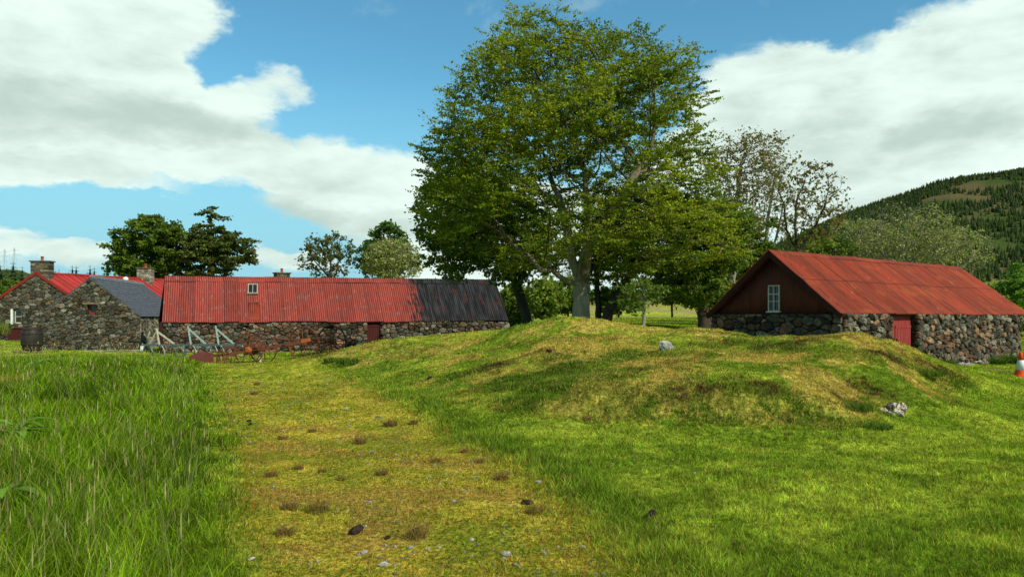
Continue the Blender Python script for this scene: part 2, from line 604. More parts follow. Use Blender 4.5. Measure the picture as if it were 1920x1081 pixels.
cp += [(-3, 0, 0), (3, 0, 0), (0, -6, 0), (-16, -12, 0), (16, -12, 0), (-11, 3, 0), (11, 3, 0), (20, 8, 0), (-20, 12, 0),
       (-22, 25, -.2), (-19, 41, -.42), (-12, 43, -.4), (-6, 45, -.2), (-1, 46, .1), (-26, 45, -.5), (-32, 45, -.45), (-38, 55, 0),
       (-28, 60, -.2), (-12, 55, -.2), (2, 45, .75), (-12, 34, -.3), (-5, 36, .05), (-7, 29, .1), (1, 27, 1.2), (3, 33, 1.2), (6, 30, 1.1), (7, 26, .8),
       (9.8, 22.3, .6), (8, 35, 1.2), (10, 50, 1.36), (6, 50, 1.3), (16, 40, .9), (26, 36, .3), (30, 20, 0), (24, 27, 0), (34, 50, 1),
       (0, 62, 1.2), (20, 62, 1.6), (-40, 30, -.2), (-40, 5, 0), (40, 0, 0)]
cp = np.array(cp)


def tps_fit(c):
    n = len(c)
    d = np.hypot(c[:, None, 0] - c[None, :, 0], c[:, None, 1] - c[None, :, 1])
    K = np.where(d > 0, d * d * np.log(np.maximum(d, 1e-9)), 0) + np.eye(n) * .15
    Pm = np.c_[np.ones(n), c[:, :2]]
    A = np.zeros((n + 3, n + 3))
    A[:n, :n] = K
    A[:n, n:] = Pm
    A[n:, :n] = Pm.T
    return np.linalg.solve(A, np.r_[c[:, 2], 0, 0, 0])


TW = tps_fit(cp)


def near_z(x, y):
    out = np.empty(len(x))
    for i in range(0, len(x), 20000):
        xs, ys = x[i:i + 20000], y[i:i + 20000]
        d = np.hypot(xs[:, None] - cp[None, :, 0], ys[:, None] - cp[None, :, 1])
        k = np.where(d > 0, d * d * np.log(np.maximum(d, 1e-9)), 0)
        out[i:i + 20000] = k @ TW[:-3] + TW[-3] + TW[-2] * xs + TW[-1] * ys
    return out


def far_z(x, y):
    d = np.hypot(x, y)
    u = x / np.maximum(y, 1)
    yy = np.maximum(y, 1)
    u = np.clip(np.where(y > 0, u, 2.5), -2.5, 2.5)
    right = sst(-.08, .08, u)
    z = -.3 + right * 1.7 + right * sst(60, 140, yy) * 2.0
    ridge = np.interp(u, [-2.5, -.66, -.63, -.5, .15, .30, .36, .45, .585, .686, .9, 1.4, 2.5],
                      [.05, .062, .050, .02, .02, .055, .092, .134, .174, .191, .215, .25, .2])
    prof = sst(90, 430, yy) * np.where(y > 0, 1, 0)
    z = z + prof * ridge * 430 * np.clip(yy / 430, 0, 1.6)
    z = z + prof * (fbm(x / 55, y / 55, 5, 4) - .5) * 9
    return z


def mound_mask(x, y):
    x, y = np.atleast_1d(x).astype(float), np.atleast_1d(y).astype(float)
    m = sst(-9, -6, x) * sst(11.5, 9, x) * sst(8.5, 9.5, y) * sst(27, 23, y)
    k = m > 0
    if k.any():
        m[k] *= sst(.04, .26, near_z(x[k], y[k]))
    return m


def height(x, y):
    x = np.atleast_1d(np.asarray(x, float)).ravel()
    y = np.atleast_1d(np.asarray(y, float)).ravel()
    d = np.hypot(x, y)
    w = sst(72, 48, d)
    z = np.zeros(len(x))
    m = w > 0
    if m.any():
        z[m] += near_z(x[m], y[m]) * w[m]
    z += far_z(x, y) * (1 - w)
    mm = mound_mask(x, y)
    sl = scarp_line(x, y)
    z += .13 * (sst(-.17, .17, sl) - .5) * np.exp(-(sl / 1.1) ** 2) * sst(.6, 1.4, x) * sst(5.6, 4.6, x) * (y > 0)
    near = sst(60, 30, d)
    z += (fbm(x / 1.3, y / 1.3, 3, 4) - .5) * (.05 + .25 * mm) * near
    z += (fbm(x / .42, y / .42, 8, 3) - .5) * (.02 + .11 * mm) * near
    z += (fbm(x / 6, y / 6, 2, 3) - .5) * .10 * near * (1 - .5 * mm)
    return z


def scarp_line(x, y):
    return y - np.interp(x, [0, 1.3, 2, 3, 4, 5, 6], [11.2, 11.3, 11.2, 11.0, 10.95, 11.05, 11.6]) + (fbm(x / 1.0, y / 3, 17, 2) - .5) * .6


def hz(x, y):
    return float(height([x], [y])[0])


def path_mask(x, y):
    w = (fbm(x / .9, y / .9, 21, 3) - .5) * .5
    left = -1.65 - .41 * (y - 4.7)
    right = np.interp(y, [0, 4.7, 7.5, 12.3, 16, 21, 26], [1.6, .85, .25, -1.4, -2.9, -4.7, -7.5])
    m = sst(-.25, .35, x - left + w) * sst(-.45, .45, right - x + w) * sst(29, 23, y) * sst(-3, 0, y)
    return m


def tall_mask(x, y):
    left = -1.75 - .41 * (y - 4.7) + (fbm(x / .7, y / .7, 31, 3) - .5) * 1.1
    far = np.interp(x, [-22, -14, -11, -9], [30, 33, 28, 22])
    return sst(.25, -.5, x - left) * sst(0, -3.5, y - far)


SCARS = [((a - 960) / 1400 * d_, d_, w_, h_) for a, d_, w_, h_ in ((615, 25.2, .5, .8), (925, 16.6, .45, .5), (1440, 11.4, .3, .25), (1585, 11.9, .35, .3), (1655, 15.5, .35, .4), (1450, 16.5, .6, .6), (1640, 12.6, .4, .3), (1750, 16.5, .4, .4), (1300, 11.3, .5, .2))]


def turf_colour(x, y, rnd=None):
    pick = (lambda m, k=0.0: m) if rnd is None else (lambda m, k=0.0: (m > (rnd + k) % 1.0).astype(float))
    n1 = fbm(x / 2.4, y / 2.4, 41, 4)
    n2 = fbm(x / .55, y / .55, 51, 4)
    n3 = fbm(x / .16, y / .16, 61, 2)
    mm = mound_mask(x, y)
    pm = path_mask(x, y)
    g1 = np.array([.170, .262, .018])
    g2 = np.array([.350, .425, .040])
    dry = np.array([.52, .375, .085])
    weed = np.array([.060, .125, .008])
    red = np.array([.20, .085, .025])
    t = sst(.35, .65, n1 * .5 + n2 * .5)[:, None]
    c = g1 * (1 - t) + g2 * t
    c = c * (.82 + .36 * sst(.25, .8, n3)[:, None])
    # dry turf on the mound, patchy
    dm = .92 * mm * sst(.45, .59, fbm(x / 1.3, y / 1.3, 71, 4) * .5 + n2 * .3 + n3 * .2 + .03 * mm)
    dm = pick(dm)
    c = c * (1 - dm[:, None] * .85) + dry * dm[:, None] * .85
    sc = mm * sst(.60, .70, fbm(x / .9, y / .9, 75, 4) * .7 + n3 * .3)
    sc = pick(sc * .7, .37)
    c = c * (1 - sc[:, None] * .8) + red * sc[:, None] * .8
    wd = mm * sst(.53, .62, fbm(x / 1.2, y / 1.2, 81, 4) * .6 + n2 * .2 + n3 * .2)
    # the little scarp along the front of the mound is rank and dark
    sl = scarp_line(x, y)
    scarp = 1.1 * np.exp(-((sl + .05) / .36) ** 2) * sst(.6, 1.4, x) * sst(5.3, 4.4, x) * sst(.35, .6, n2 + .12)
    wd = np.maximum(wd, scarp)
    wd = pick(wd * .62, .71)
    c = c * (1 - wd[:, None] * .85) + weed * wd[:, None] * .85
    # bare earth scars and worn hollows
    for sx, sy, sw, sh in SCARS:
        q = np.exp(-((x - sx) / sw) ** 2 - ((y - sy) / sh) ** 2) * sst(.35, .6, n2 * .5 + n3 * .5)
        q = np.clip(q * 1.6, 0, 1)[:, None]
        c = c * (1 - q * .85) + np.array([.075, .045, .018]) * q * .85
    # mossy track
    p1 = np.array([.43, .355, .042])
    p2 = np.array([.25, .245, .022])
    p3 = np.array([.33, .19, .05])
    q = sst(.34, .64, n2 * .45 + n3 * .55)[:, None]
    q = pick(q[:, 0], .13)[:, None]
    pc = p1 * q + p2 * (1 - q)
    q = sst(.55, .68, fbm(x / .8, y / .8, 91, 4))[:, None]
    q = pick(q[:, 0] * .8, .29)[:, None]
    pc = pc * (1 - q * .7) + p3 * q * .7
    q = sst(.52, .64, fbm(x / 1.2, y / 1.2, 95, 4))[:, None]
    q = pick(q[:, 0] * .8, .53)[:, None]
    pc = pc * (1 - q * .75) + np.array([.15, .20, .015]) * q * .7
    pv = pm * (.45 + .55 * sst(24, 12, y))
    pv = pick(pv, .83)
    c = c * (1 - pv[:, None]) + pc * pv[:, None]
    # strip of rank grass beside the track
    right = np.interp(y, [0, 4.7, 7.5, 12.3, 16, 21, 26], [1.6, .85, .25, -1.4, -2.9, -4.7, -7.5])
    st = np.exp(-((x - right - .35) / .35) ** 2) * (y > 0) * (y < 16)
    c = c * (1 - st[:, None] * .55) + np.array([.075, .165, .008]) * st[:, None] * .55
    # field behind: pale tussocks
    ff = sst(52, 85, y) * sst(260, 150, y)
    fc = np.array([.30, .24, .10])
    ft = (ff * sst(.40, .55, fbm(x / 7, y / 7, 99, 4)))[:, None]
    c = c * (1 - ft) + fc * ft
    ht = sst(150, 260, np.hypot(x, y))[:, None]
    hn = sst(.45, .6, fbm(x / 40, y / 40, 105, 4))[:, None]
    hc = np.array([.050, .075, .020]) * (1 - hn) + np.array([.10, .085, .04]) * hn
    return c * (1 - ht) + hc * ht


def build_terrain():
    r = np.concatenate([[.6, 1.2, 1.8, 2.4], np.geomspace(3, 60, 400), np.geomspace(61.5, 2500, 130)])
    fine = np.linspace(-44, 44, 520)
    coarse = np.linspace(44, 316, 70)[1:-1]
    a = np.radians(np.concatenate([fine, coarse]))
    R, A = np.meshgrid(r, a, indexing='ij')
    X, Y = R * np.sin(A), R * np.cos(A)
    nr, na = R.shape
    V = np.c_[X.ravel(), Y.ravel(), np.zeros(nr * na)]
    V[:, 2] = height(V[:, 0], V[:, 1])
    V = np.vstack([V, [0, 0, hz(0, 0)]])
    C = turf_colour(V[:, 0], V[:, 1])
    nr_ = np.hypot(V[:, 0], V[:, 1]) < 45
    C[nr_] = .55 * C[nr_] + .45 * turf_colour(V[nr_, 0], V[nr_, 1], rng.random(nr_.sum()))
    C[nr_] *= rng.uniform(.7, 1.25, nr_.sum())[:, None] * (.72 + .28 * path_mask(V[nr_, 0], V[nr_, 1]))[:, None]
    i, j = np.meshgrid(np.arange(nr - 1), np.arange(na), indexing='ij')
    i, j = i.ravel(), j.ravel()
    j2 = (j + 1) % na
    Q = np.c_[i * na + j, i * na + j2, (i + 1) * na + j2, (i + 1) * na + j]
    T = np.c_[np.full(na, nr * na), np.arange(na), (np.arange(na) + 1) % na]
    T = T[:, [0, 2, 1]]
    Q = Q[:, [0, 3, 2, 1]]
    cx = V[Q].mean(1)
    x, y = cx[:, 0], cx[:, 1]
    pm = path_mask(x, y) > .5
    mm = (mound_mask(x, y) > .4) & ~pm
    hl = (np.hypot(x, y) > 150) & ~pm & ~mm
    rest = ~(pm | mm | hl)
    for nm, msk, extra, mt in (('ground', rest, T, M_GROUND), ('path', pm, None, M_PATHM), ('mound', mm, None, M_GROUND), ('hill', hl, None, M_GROUND)):
        q = Q[msk]
        idx = np.unique(q) if extra is None else np.unique(np.concatenate([q.ravel(), extra.ravel()]))
        remap = np.full(len(V), -1)
        remap[idx] = np.arange(len(idx))
        fs = [remap[q]] + ([remap[extra]] if extra is not None else [])
        o = np_mesh(nm, V[idx], fs, mt, None, C[idx], smooth=True)
        o['kind'] = 'structure'
        o['label'] = {'ground': 'mown green turf and rough pasture around the farm', 'path': 'mossy yellow gravel track leading to the long barn',
                      'mound': 'low grassy mound with dry and dark patches', 'hill': 'hillside rising behind the small barn'}[nm]


build_terrain()


# ------------------------------------------------------------------ grass
def sample_polar(n, d0, d1, pw, tmax=.80, tmin=None):
    """n points, density falling as d**-pw with distance"""
    e = 2 - pw
    u = rng.random(n)
    d = (d0 ** e + u * (d1 ** e - d0 ** e)) ** (1 / e)
    t = rng.uniform(-tmax if tmin is None else tmin, tmax, n)
    return t * d, d


def blades(x, y, z, h, w, lean, col, segs=1, tipcol=1.15):
    n = len(x)
    a = rng.uniform(0, 2 * np.pi, n)
    la = rng.uniform(0, 2 * np.pi, n)
    side = np.c_[np.cos(a), np.sin(a), np.zeros(n)] * (w / 2)[:, None]
    ld = np.c_[np.cos(la), np.sin(la), np.zeros(n)] * (h * lean)[:, None]
    base = np.c_[x, y, z - .01]
    up = np.zeros((n, 3))
    rows = []
    cols = []
    for k in range(segs):
        t = k / segs
        up[:, 2] = h * (t - .25 * lean * t * t)
        c = base + up + ld * t * t
        ww = (1 - .35 * t)
        rows += [c - side * ww, c + side * ww]
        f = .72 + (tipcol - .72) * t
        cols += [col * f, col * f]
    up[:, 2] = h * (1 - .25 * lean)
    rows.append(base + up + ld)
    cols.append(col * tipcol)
    k = len(rows)
    V = np.stack(rows, 1).reshape(-1, 3)
    Cc = np.stack(cols, 1).reshape(-1, 3)
    b = (np.arange(n) * k)[:, None]
    fs = []
    for s in range(segs - 1):
        fs.append(b + np.array([2 * s, 2 * s + 1, 2 * s + 3, 2 * s + 2]))
    tri = b + np.array([k - 3, k - 2, k - 1])
    faces = ([np.vstack(fs)] if fs else []) + [tri]
    return V, faces, Cc


BMASK = []      # plan footprints of buildings: no grass inside


def inside_any(x, y):
    m = np.zeros(len(x), bool)
    for poly in BMASK:
        c = np.ones(len(x), bool)
        for i in range(len(poly)):
            (x0, y0), (x1, y1) = poly[i], poly[(i + 1) % len(poly)]
            c &= ((x1 - x0) * (y - y0) - (y1 - y0) * (x - x0)) > 0
        m |= c
    return m


def build_lawn():
    n = 1000000
    x, y = sample_polar(n, 3.2, 60, 1.75)
    x3, y3 = sample_polar(170000, 3.2, 45, 1.75, 1.45, .79)
    x4, y4 = sample_polar(60000, 3.2, 45, 1.75, -.79, -1.3)
    x, y = np.r_[x, x3, x4], np.r_[y, y3, y4]
    x2, y2 = sample_polar(330000, 9.3, 19, 1.3, .64, -.28)
    k2 = mound_mask(x2, y2) > .25
    x, y = np.r_[x, x2[k2]], np.r_[y, y2[k2]]
    n = len(x)
    pm = path_mask(x, y)
    keep = (tall_mask(x, y) < .6) & (rng.random(n) > pm * .15) & ~inside_any(x, y)
    x, y, pm = x[keep], y[keep], pm[keep]
    n = len(x)
    z = height(x, y)
    mm = mound_mask(x, y)
    c = turf_colour(x, y, rng.random(n))
    hn = fbm(x / .5, y / .5, 111, 3)
    weed = sst(.12, .08, c[:, 0]) * mm
    h = (.03 + .045 * rng.random(n)) * (.5 + hn) * (1 - .35 * pm) * (1 - .3 * mm) * (1 + 1.0 * weed)
    right = np.interp(y, [0, 4.7, 7.5, 12.3, 16, 21, 26], [1.6, .85, .25, -1.4, -2.9, -4.7, -7.5])
    h *= 1 + 1.1 * np.exp(-((x - right - .3) / .35) ** 2) * (y < 17)
    h *= 1 + .8 * sst(36, 50, y)
    w = np.maximum(.0065, y * .0012) * rng.uniform(.7, 1.4, n)
    c = c * (rng.uniform(.35, 1.55, n) ** 1.0)[:, None] * np.c_[rng.uniform(.75, 1.25, n), np.ones(n), np.ones(n)]
    cn = sst(.2, .8, fbm(x / .055, y / .055, 161, 2)) * sst(16, 7, y) + .5 * sst(7, 16, y)
    cn2 = sst(.25, .75, fbm(x / .22, y / .22, 165, 2))
    c = c * (.55 + .9 * cn)[:, None] * (.86 + .28 * cn2)[:, None]
    pk = pm > .5
    hue = rng.random(n)
    gsel = pk & (hue < .20); c[gsel] = np.array([.13, .23, .01]) * rng.uniform(.5, 1.4, gsel.sum())[:, None]
    bsel = pk & (hue > .76); c[bsel] = np.array([.34, .13, .02]) * rng.uniform(.5, 1.3, bsel.sum())[:, None]
    straw = rng.random(n) < (.035 + .10 * pm + .06 * mm)
    c[straw] = np.array([.42, .34, .12]) * rng.uniform(.6, 1.2, straw.sum())[:, None]
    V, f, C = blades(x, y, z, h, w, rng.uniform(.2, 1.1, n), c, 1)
    # clover and other broad leaves in the sward
    m = 60000
    lx, ly = sample_polar(m, 3.3, 22, 1.6)
    k = (tall_mask(lx, ly) < .3) & (rng.random(m) < sst(.48, .62, fbm(lx / .35, ly / .35, 181, 3))) & ~inside_any(lx, ly)
    lx, ly = lx[k], ly[k]
    m = len(lx)
    lz = height(lx, ly) + rng.uniform(.015, .045, m)
    s = np.maximum(.010, ly * .0014) * rng.uniform(.6, 1.3, m)
    a = rng.uniform(0, 6.28, m)
    tl = rng.normal(size=(m, 2)) * .35
    D1 = np.c_[np.cos(a), np.sin(a), tl[:, 0]] * s[:, None]
    D2 = np.c_[-np.sin(a), np.cos(a), tl[:, 1]] * (s * .7)[:, None]
    cc = np.c_[lx, ly, lz]
    LV = np.stack([cc - D1, cc + D2, cc + D1, cc - D2], 1).reshape(-1, 3)
    lc = np.repeat(np.array([.10, .20, .012]) * rng.uniform(.5, 1.5, m)[:, None], 4, 0)
    f = [f[0], np.arange(m * 4).reshape(-1, 4) + len(V)]
    V = np.vstack([V, LV]); C = np.vstack([C, lc])
    o = np_mesh('grass', V, f, M_GRASS, None, C)
    tag(o, 'short mown green grass covering the turf and mound', 'grass', kind='stuff')


def build_tall():
    n = 500000
    x, y = sample_polar(n, 3.0, 36, 1.45, tmax=-.15, tmin=-1.15)
    keep = tall_mask(x, y) > rng.random(n)
    # clumps
    cl = fbm(x / .45, y / .45, 121, 3)
    keep &= (cl + rng.random(n) * .35) > .52
    x, y, cl = x[keep], y[keep], cl[keep]
    n = len(x)
    z = height(x, y)
    big = fbm(x / 1.6, y / 1.6, 125, 3)
    edge = -1.75 - .41 * (y - 4.7) - x
    h = (.20 + .42 * rng.random(n) ** 1.6) * (.55 + .9 * big) * (.30 + .70 * sst(-.1, 1.5, edge)) * .84 * (1 - .25 * sst(14, 26, y))
    w = np.maximum(.0042, y * .0009) * rng.uniform(.6, 1.4, n)
    t = sst(.25, .70, fbm(x / 1.2, y / 1.2, 131, 4) * .4 + cl * .3 + rng.random(n) * .3)[:, None]
    c = np.array([.030, .075, .003]) * (1 - t) + np.array([.165, .285, .010]) * t
    c = c * rng.uniform(.35, 1.6, n)[:, None] * np.c_[rng.uniform(.8, 1.3, n), np.ones(n), np.ones(n)]
    c = c * (.55 + .9 * sst(.25, .75, fbm(x / .12, y / .12, 171, 2)))[:, None]
    straw = rng.random(n) < .05
    c[straw] = np.array([.34, .30, .12]) * rng.uniform(.5, 1.2, straw.sum())[:, None]
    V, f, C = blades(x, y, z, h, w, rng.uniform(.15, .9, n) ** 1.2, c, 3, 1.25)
    # flowering stalks with pale heads
    m = 3200
    sx, sy = sample_polar(m, 3.3, 34, 1.3, tmax=-.2, tmin=-.95)
    k = (tall_mask(sx, sy) > .8) & (fbm(sx / 1.1, sy / 1.1, 141, 3) > .46)
    sx, sy = sx[k], sy[k]
    m = len(sx)
    sz = height(sx, sy)
    sh = rng.uniform(.45, .78, m)
    sw = np.maximum(.003, sy * .0006)
    sc = np.array([.26, .27, .09]) * rng.uniform(.6, 1.2, m)[:, None]
    V2, f2, C2 = blades(sx, sy, sz, sh, sw, rng.uniform(.1, .4, m), sc, 3, 1.1)
    # heads: little double triangles at the tip
    tips = V2.reshape(m, -1, 3)[:, -1]
    hw = np.maximum(.004, sy * .0007)
    hc = np.where(rng.random((m, 1)) < .5, np.array([[.36, .36, .14]]), np.array([[.28, .20, .09]])) * rng.uniform(.7, 1.2, m)[:, None]
    up = np.zeros((m, 3)); up[:, 2] = rng.uniform(.04, .09, m)
    sd = np.c_[rng.normal(size=m), rng.normal(size=m), np.zeros(m)]
    sd /= np.linalg.norm(sd, axis=1)[:, None]
    sd = sd * hw[:, None]
    V3 = np.stack([tips - up * .5, tips + sd, tips + up + sd * .4, tips - sd], 1).reshape(-1, 3)
    f3 = np.arange(m * 4).reshape(-1, 4)
    C3 = np.repeat(hc, 4, 0)
    b1 = len(V)
    b2 = b1 + len(V2)
    Vq = np.vstack([V, V2, V3])
    quads = np.vstack([f[0], f2[0] + b1, f3 + b2])
    tris = np.vstack([f[1], f2[1] + b1])
    o = np_mesh('tall_grass', Vq, [quads, tris], M_GRASS, None, np.vstack([C, C2, C3]))
    tag(o, 'long unmown grass with seed heads left of the track', 'grass', kind='stuff')


def lump(rad, seed, flat=.6, n1=14, n2=9, rough=.25):
    """an irregular pebble / rock as (verts, quads, tris)"""
    r = np.random.default_rng(seed)
    th = np.linspace(0, 2 * np.pi, n1, endpoint=False)
    ph = np.linspace(0, np.pi, n2 + 2)[1:-1]
    T, Pp = np.meshgrid(th, ph, indexing='xy')
    D = np.stack([np.sin(Pp) * np.cos(T), np.sin(Pp) * np.sin(T), np.cos(Pp)], -1).reshape(-1, 3)
    D = np.vstack([D, [0, 0, 1], [0, 0, -1]])
    R = np.ones(len(D))
    for _ in range(9):
        v = r.normal(size=3); v /= np.linalg.norm(v)
        c = r.uniform(.35, .9)
        s = D @ v
        R = np.where(s * R > c, c / np.maximum(s, 1e-3), R)       # planed facets
    R *= 1 + rough * .3 * (r.random(len(D)) - .5)
    V = D * R[:, None] * rad * np.array([1.0, r.uniform(.6, .95), flat])
    q = []
    for i in range(n2 - 1):
        for j in range(n1):
            q.append((i * n1 + j, (i + 1) * n1 + j, (i + 1) * n1 + (j + 1) % n1, i * n1 + (j + 1) % n1))
    t = [(len(D) - 2, j, (j + 1) % n1) for j in range(n1)] + [(len(D) - 1, (n2 - 1) * n1 + (j + 1) % n1, (n2 - 1) * n1 + j) for j in range(n1)]
    return V, np.array(q), np.array(t)


def build_gravel():
    n = 5000
    x, y = sample_polar(n, 3.6, 24, 1.5, .6)
    c = fbm(x / .6, y / .6, 151, 4)
    k = (path_mask(x, y) > .6) & (c > .53 + .10 * rng.random(n))
    x, y = x[k], y[k]
    n = len(x)
    z = height(x, y)
    protos = [lump(1, 300 + i, .5, 6, 3) for i in range(6)]
    Vs, Qs, Ts, Cs = [], [], [], []
    b = 0
    for i in range(n):
        V, q, t = protos[i % 6]
        s = rng.uniform(.006, .018) * (1 + y[i] / 14)
        if rng.random() < .02: s *= 2.0
        a = rng.uniform(0, 6.28)
        ca, sa = math.cos(a), math.sin(a)
        W_ = V * s
        W_ = np.c_[W_[:, 0] * ca - W_[:, 1] * sa + x[i], W_[:, 0] * sa + W_[:, 1] * ca + y[i], W_[:, 2] + z[i] + s * .25]
        Vs.append(W_); Qs.append(q + b); Ts.append(t + b)
        g = rng.uniform(.10, .30)
        Cs.append(np.tile([g, g * .95, g * .80], (len(W_), 1)))
        b += len(W_)
    o = np_mesh('gravel', np.vstack(Vs), [np.vstack(Qs), np.vstack(Ts)], M_PEB, None, np.vstack(Cs))
    tag(o, 'loose grey gravel showing through the mossy track', 'gravel', kind='stuff')


# ------------------------------------------------------------------ dry-stone walling
PAL_WARM = [(.07, .060, .040), (.05, .042, .030), (.13, .120, .090), (.085, .078, .058), (.19, .17, .125), (.20, .115, .070), (.14, .085, .052), (.25, .225, .165), (.10, .092, .075), (.26, .165, .095)]
PAL_GREY = [(.12, .112, .08), (.085, .078, .055), (.15, .14, .10), (.055, .050, .036), (.19, .18, .135), (.13, .09, .05), (.10, .095, .075)]


def clip_poly(poly, nx, ny, c):
    """keep nx*x+ny*y <= c"""
    out = []
    n = len(poly)
    for i in range(n):
        a, b = poly[i], poly[(i + 1) % n]
        da, db = nx * a[0] + ny * a[1] - c, nx * b[0] + ny * b[1] - c
        if da <= 0: out.append(a)
        if (da < 0) != (db < 0) and abs(da - db) > 1e-12:
            t = da / (da - db)
            out.append((a[0] + (b[0] - a[0]) * t, a[1] + (b[1] - a[1]) * t))
    return out


def resample(poly, k):
    p = np.array(poly)
    for _ in range(2):          # round the corners
        q = np.roll(p, -1, 0)
        p = np.stack([p * .86 + q * .14, p * .14 + q * .86], 1).reshape(-1, 2)
    q = np.vstack([p, p[:1]])
    L = np.r_[0, np.cumsum(np.linalg.norm(np.diff(q, axis=0), axis=1))]
    t = np.linspace(0, L[-1], k, endpoint=False)
    return np.c_[np.interp(t, L, q[:, 0]), np.interp(t, L, q[:, 1])]


def stone_wall(parent, O, e, nrm, dom, holes=(), size=.30, thick=.45, pal=PAL_WARM, depth=.09, seed=0, bright=1.0, squash=1.5, label=None):
    """dom: convex outline in (along, z); outer face towards nrm"""
    r = np.random.default_rng(1000 + seed)
    O, e, nrm = Vector(O), Vector(e).normalized(), Vector(nrm).normalized()
    dom = [tuple(p) for p in dom]
    us = [p[0] for p in dom]
    zs = [p[1] for p in dom]
    u0, u1, z0, z1 = min(us), max(us), min(zs), max(zs)
    # backing in strips round the holes
    mb = MB()
    def topz(u):
        best = -1e9
        for i in range(len(dom)):
            a, b = dom[i], dom[(i + 1) % len(dom)]
            if min(a[0], b[0]) - 1e-6 <= u <= max(a[0], b[0]) + 1e-6:
                if abs(a[0] - b[0]) < 1e-6: best = max(best, min(max(a[1], b[1]), max(a[1], b[1])))
                else: best = max(best, a[1] + (b[1] - a[1]) * (u - a[0]) / (b[0] - a[0]))
        return best
    cuts = sorted(set([u0 + .05, u1 - .05] + [u for u in us if u0 + .05 < u < u1 - .05] + [h for ho in holes for h in ho[:2]]))
    def pt(u, z, d):
        return O + e * u + nrm * d + Vector((0, 0, z))
    for a, b in zip(cuts[:-1], cuts[1:]):
        segs = [(z0, None)]
        for h in holes:
            if h[0] <= a + 1e-6 and h[1] >= b - 1e-6:
                segs = [(z0, h[2]), (h[3], None)]
        for lo, hi in segs:
            ta = topz(a) if hi is None else hi
            tb = topz(b) if hi is None else hi
            if max(ta, tb) - lo < .02: continue
            mb.hexa([pt(a, lo, -thick), pt(b, lo, -thick), pt(b, lo, -.02), pt(a, lo, -.02),
                     pt(a, ta, -thick), pt(b, tb, -thick), pt(b, tb, -.02), pt(a, ta, -.02)])
    bk = mb
    # seeds in rough courses
    seeds = []
    z = z0
    while z < z1:
        rh = size / squash * r.uniform(.5, 1.1)
        u = u0 - size * r.random()
        while u < u1 + size * .3:
            w = size * r.uniform(.4, 1.25)
            seeds.append((u + w / 2 + r.normal() * size * .12, z + rh / 2 + r.normal() * rh * .34))
            u += w
        z += rh
    sd = np.array(seeds)
    sd = sd[r.random(len(sd)) > .12]
    S2 = sd * np.array([1, squash])
    K = 12
    wr = (size * r.random(len(sd)) ** 1.6 * .62) ** 2
    V, Q, T, C = [], [], [], []
    base = 0
    for i in range(len(sd)):
        d2 = ((S2 - S2[i]) ** 2).sum(1)
        nb = np.argsort(d2)[1:22]
        poly = [(p[0], p[1] * squash) for p in dom]
        for j in nb:
            mx, my = (S2[i] + S2[j]) / 2
            nx, ny = S2[j] - S2[i]
            poly = clip_poly(poly, nx, ny, nx * mx + ny * my + (wr[i] - wr[j]) / 2)
            if len(poly) < 3: break
        if len(poly) < 3: continue
        poly = [(p[0], p[1] / squash) for p in poly]
        cu = sum(p[0] for p in poly) / len(poly)
        cz = sum(p[1] for p in poly) / len(poly)
        bad = False
        for h in holes:
            if h[0] < cu < h[1] and h[2] < cz < h[3]: bad = True; break
            if cz > h[2] and cz < h[3]:
                if cu <= h[0]: poly = clip_poly(poly, 1, 0, h[0])
                if cu >= h[1]: poly = clip_poly(poly, -1, 0, -h[1])
            elif h[0] < cu < h[1]:
                if cz <= h[2]: poly = clip_poly(poly, 0, 1, h[2])
                if cz >= h[3]: poly = clip_poly(poly, 0, -1, -h[3])
        if bad or len(poly) < 3: continue
        p = resample(poly, K)
        c = p.mean(0)
        ext = p.max(0) - p.min(0)
        if min(ext) < .03: continue
        gap = r.uniform(.003, .011)
        rad = np.linalg.norm(p - c, axis=1)
        p = c + (p - c) * np.maximum(.5, 1 - gap / rad)[:, None] * r.uniform(.95, 1.03, K)[:, None]
        hgt = depth * r.uniform(.35, 1.1) * min(1.25, min(ext) / (size * .5))
        tilt = r.normal(size=2) * .12
        rings = [(1.0, -.05), (1.0, .45), (.90, .85), (.58, 1.0)]
        rows = []
        for s, hh in rings:
            q = c + (p - c) * s
            dd = hgt * hh + (r.normal(size=K) * .10 * hgt if hh > 0 else 0) + ((q - c) @ tilt if hh > .5 else 0)
            rows.append(np.c_[q, np.broadcast_to(dd, K)])
        rows.append(np.array([[c[0], c[1], hgt * (1.02 + r.normal() * .05)]]))
        R = np.vstack(rows)
        V.append(R)
        for k in range(3):
            for j in range(K):
                j2 = (j + 1) % K
                Q.append((base + k * K + j, base + k * K + j2, base + (k + 1) * K + j2, base + (k + 1) * K + j))
        for j in range(K):
            T.append((base + 3 * K + j, base + 3 * K + (j + 1) % K, base + 4 * K))
        col = np.array(pal[r.integers(len(pal))]) * r.uniform(.5, 1.05) * bright * (1.6 if r.random() < .06 else 1.0)
        C.append(np.tile(col, (len(R), 1)))
        base += len(R)
    V = np.vstack(V)
    e3, n3 = np.array(e), np.array(nrm)
    W_ = np.array(O) + V[:, :1] * e3 + V[:, 2:3] * n3
    W_[:, 2] += V[:, 1]
    # add the backing to the same mesh, in joint colour
    bv = np.array(bk.v)
    bf = np.array(bk.f) + len(W_)
    W_ = np.vstack([W_, bv])
    Cc = np.vstack(C + [np.tile([.030, .026, .018], (len(bv), 1))])
    o = np_mesh('wall', W_, [np.vstack([np.array(Q), bf]), np.array(T)], M_STONE, parent, Cc, smooth=False)
    if label: o['label'] = label
    return o


